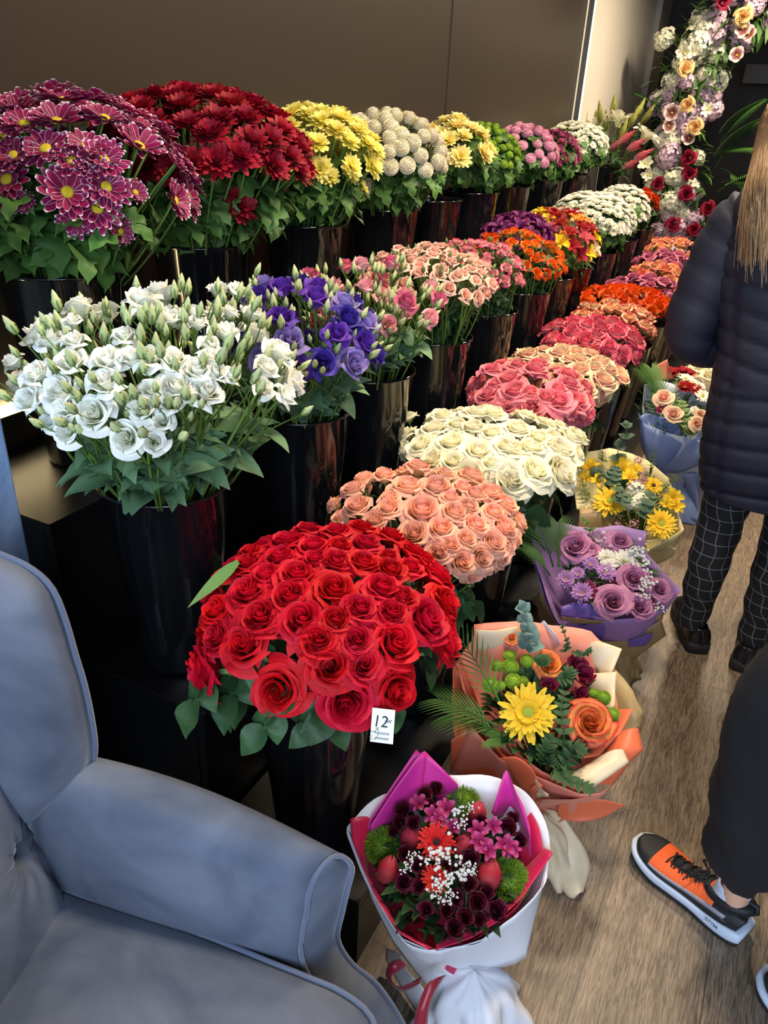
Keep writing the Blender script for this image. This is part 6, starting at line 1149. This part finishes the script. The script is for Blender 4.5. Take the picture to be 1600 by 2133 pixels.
b.ruled([(870, 1310, -.05), (980, 1270, -.03), (1040, 1300, -.04)], [(880, 1400, -.16), (960, 1370, -.14), (1030, 1330, -.09)], PY, 'pale_yellow_wrapping_paper', bend=.02, smooth=True)
b.ruled([(860, 1240, .0), (1000, 1220, .01), (1090, 1170, .02)], [(860, 1310, -.05), (960, 1300, -.05), (1060, 1210, -.02)], PY, 'pale_yellow_wrapping_paper', bend=.01)
b.skirt(PY, .03, .075, .008)
b.greens(150, mat=G_CHRY, lift=-.01, r=.85, lw=.018)
b.fl('yellow_alstroemeria', AY, .045, [(520, 795, 66), (720, 800, 72), (760, 850, 56), (1030, 975, 62), (1050, 1030, 52), (570, 870, 52), (800, 800, 46), (990, 1010, 46), (690, 770, 50), (500, 850, 46)], .05, .03, .5)
b.fl('yellow_gerbera', GER_Y, .055, [(645, 985, 108), (962, 1128, 98)], .06, .0, .8); b.fl('yellow_gerbera', GER_D, .055, [(915, 892, 64)], .06, .0, .6)
b.fl('white_hydrangea', CW, .062, [(800, 930, 62), (830, 990, 55), (770, 1000, 45)], .03, .02, .6)
PKF = petal('dusty_pink_filler_petal', [(0, (200, 140, 150)), (1, (220, 170, 180))], vv=.1)
b.fl('pink_filler_blossom', [cluster('filler', [PKF], .04, 26, .009, 9)], .04, [(820, 730, 30), (850, 800, 30), (800, 870, 46), (860, 850, 30), (790, 1130, 34), (690, 1130, 26), (770, 760, 26)], .06, .02, .4)
for q in ([(700, 800, .05), (690, 700, .10), (735, 620, .16), (740, 540, .20)], [(700, 1020, .07), (720, 980, .08), (690, 930, .09)], [(870, 1120, .04), (860, 1040, .07), (890, 960, .09)], [(620, 900, .06), (660, 850, .08), (680, 800, .09)], [(560, 860, .05), (575, 830, .07)]): sprig(b, 'eucalyptus_sprig', q, 4, .046, .044, petal('dark_eucalyptus', [(0, (70, 92, 74)), (1, (92, 118, 96))], vv=.1))
for q in ([(500, 1000, .0), (480, 900, .03), (470, 800, .05)], [(880, 850, .04), (890, 780, .09), (900, 720, .12)], [(950, 950, .03), (1000, 900, .06), (1040, 850, .08)], [(600, 760, .03), (598, 700, .1)]): sprig(b, 'greenery_sprig', q, 8, .03, .006, G_CHRY)

# --- 5: blue
b = Bq('blue wrapped bouquet with peach roses and red chrysanthemums beside the navy coat', (1400, 850), .46, (.05, -.3, .95), (1410, 1010), .13, (1425, 1075), (1050, 700, 2.909), .24)
b.cone([(840, 460, .0), (850, 290, .04), (930, 268, .06), (1020, 285, .06), (1150, 330, .04), (1290, 420, .03), (1330, 560, .02), (1250, 640, .0), (1120, 620, -.01), (1000, 590, -.02), (880, 540, -.01)], PB2, 'pale_blue_wrapping_paper', sharp=True, n=4)
b.ruled([(822, 490, .01), (860, 470, .02), (960, 490, .03), (1060, 540, .02), (1066, 600, .0)], [(835, 560, -.04), (880, 560, -.04), (950, 570, -.03), (1020, 600, -.03), (1062, 602, -.01)], PB, 'blue_wrapping_paper', bend=.015, smooth=True)
b.ruled([(815, 460, .0), (840, 520, -.01), (920, 570, -.02), (1100, 610, -.02), (1160, 640, -.02)], [(830, 660, -.12), (870, 760, -.18), (950, 830, -.22), (1040, 780, -.18), (1125, 640, -.04)], PB, 'blue_wrapping_paper', bend=.03, bdir=(.1, -.6, 0))
b.ruled([(1120, 640, -.01), (1200, 600, .01), (1320, 620, .02)], [(940, 830, -.2), (1060, 830, -.18), (1250, 760, -.10)], PB, 'blue_wrapping_paper', bend=.03, bdir=(.1, -.6, 0))
b.ruled([(940, 830, -.2), (1020, 900, -.26), (1080, 960, (.10,))], [(870, 830, -.2), (1030, 1080, (.03,)), (1185, 1135, (.01,))], PB, 'blue_wrapping_paper', bend=.02)
b.ruled([(1080, 840, -.19), (1180, 820, -.18), (1240, 790, -.17)], [(1100, 960, (.10,)), (1180, 1120, (.01,)), (1215, 950, (.06,))], PB, 'blue_wrapping_paper', bend=.02)
b.ruled([(880, 200, .08), (990, 140, .12), (1000, 190, .10)], [(890, 270, .03), (960, 270, .03), (1030, 260, .03)], PS, 'salmon_wrapping_paper')
b.ruled([(1060, 850, (.16,)), (1090, 900, (.12,)), (1150, 960, (.06,))], [(1080, 840, (.16,)), (1110, 890, (.12,)), (1165, 950, (.06,))], RIB, 'ribbon')
b.skirt(PB, .03, .09, .008)
b.greens(130, mat=G_CHRY, lift=-.01, r=.8, lw=.02)
b.fl('peach_rose', roses('peach_rose', P_PALE, R=.05, n=24, k=2), .05, [(965, 375, 62), (1025, 472, 60), (1172, 530, 52), (1195, 470, 36)], .06, .02, .6)
P_RM = petal('red_chrysanthemum_petal', [(0, (130, 10, 20)), (1, (176, 20, 40))], vv=.1); RMM = [daisy_mesh('mum', [P_RM, YEL_C], .04, [(16, 1, .1, .2), (14, .8, .5, .1)], .004, .004, 5, W=.15)]
b.fl('red_chrysanthemum', RMM, .04, [(1020, 200, 52), (1085, 195, 56), (1130, 205, 46), (1100, 290, 56), (1160, 300, 50), (1185, 330, 46)], .06, .03, .4)
b.fl('white_chrysanthemum', WD, .027, [(1110, 240, 46), (1150, 260, 36), (1215, 350, 50), (1190, 290, 40), (1160, 440, 34)], .07, .02, .5)
b.fl('small_magenta_flower', [daisy_mesh('mum', [P_PUR, YEL_C], .03, [(12, 1, .2, .1), (9, .7, .7, 0)], .003, .003, 8, W=.2)], .03, [(955, 430, 40), (1165, 430, 22), (1200, 490, 24)], .05, .02, .5)
for q in ([(1100, 560, .03), (1090, 470, .07), (1080, 400, .09)], [(1130, 600, .02), (1130, 520, .06)]): sprig(b, 'eucalyptus_sprig', q, 6, .04, .03, G_SEP)
sprig(b, 'greenery_sprig', [(1050, 430, .04), (1040, 330, .09), (1050, 240, .12)], 9, .03, .006, G_SEP); sprig(b, 'greenery_sprig', [(920, 480, .03), (890, 360, .07), (870, 250, .1)], 9, .04, .006, G_CHRY)
for q in (((920, 420, .03), 0, (860, 200, .14)), ((950, 420, .03), 0, (920, 190, .14))):
    A, Bx = b.P(q[0]), b.P(q[2]); frond(A - b.base, Bx - A + V((0, 0, .03)), (Bx - A).length, .5, n=14, ll=.12, lw=.006, parent=b.o, spread=.5, name='palm_leaf')
# --- green bucket behind the blue bouquet
gb = at_z(1440, 800, .0); gc = at_z(1430, 790, .35); GPL = plain('green_plastic', (52, 104, 58), .4)
t = empty('flower_bucket', (gc.x + .12, gc.y, 0), 0, 'green plastic bucket with cream paper behind the blue bouquet', 'bucket')
mb = MB(); mb.lathe([(.0001, .005), (.10, .005), (.105, 0), (.15, .33), (.158, .335), (.158, .345), (.148, .34), (.10, .015), (.0001, .012)], 36); mb.obj('body', GPL, t)
mb = MB(); mb.lathe([(.10, .2), (.135, .34), (.155, .40), (.15, .41), (.12, .36), (.05, .3)], 36); mb.v = [(x, y, z + .015 * math.sin(6 * math.atan2(y, x))) for x, y, z in mb.v]; solid(mb.obj('paper_lining', PC, t), .001)
for i, q in enumerate(poisson(.12, .05, .07, 3, vmin=0)):
    o = inst('cream_rose', roses('far_cream_rose_bloom', P_CREAM, k=1)[0] if i == 0 else CRB, None, aim(V((gc.x + .12, gc.y, .38)) + q, (q.x * 3, q.y * 3, 1), i, 1.0)); CRB = o.data
    tag(o, 'cream rose in the green bucket behind the blue bouquet', 'rose', 'cream roses in the green bucket')
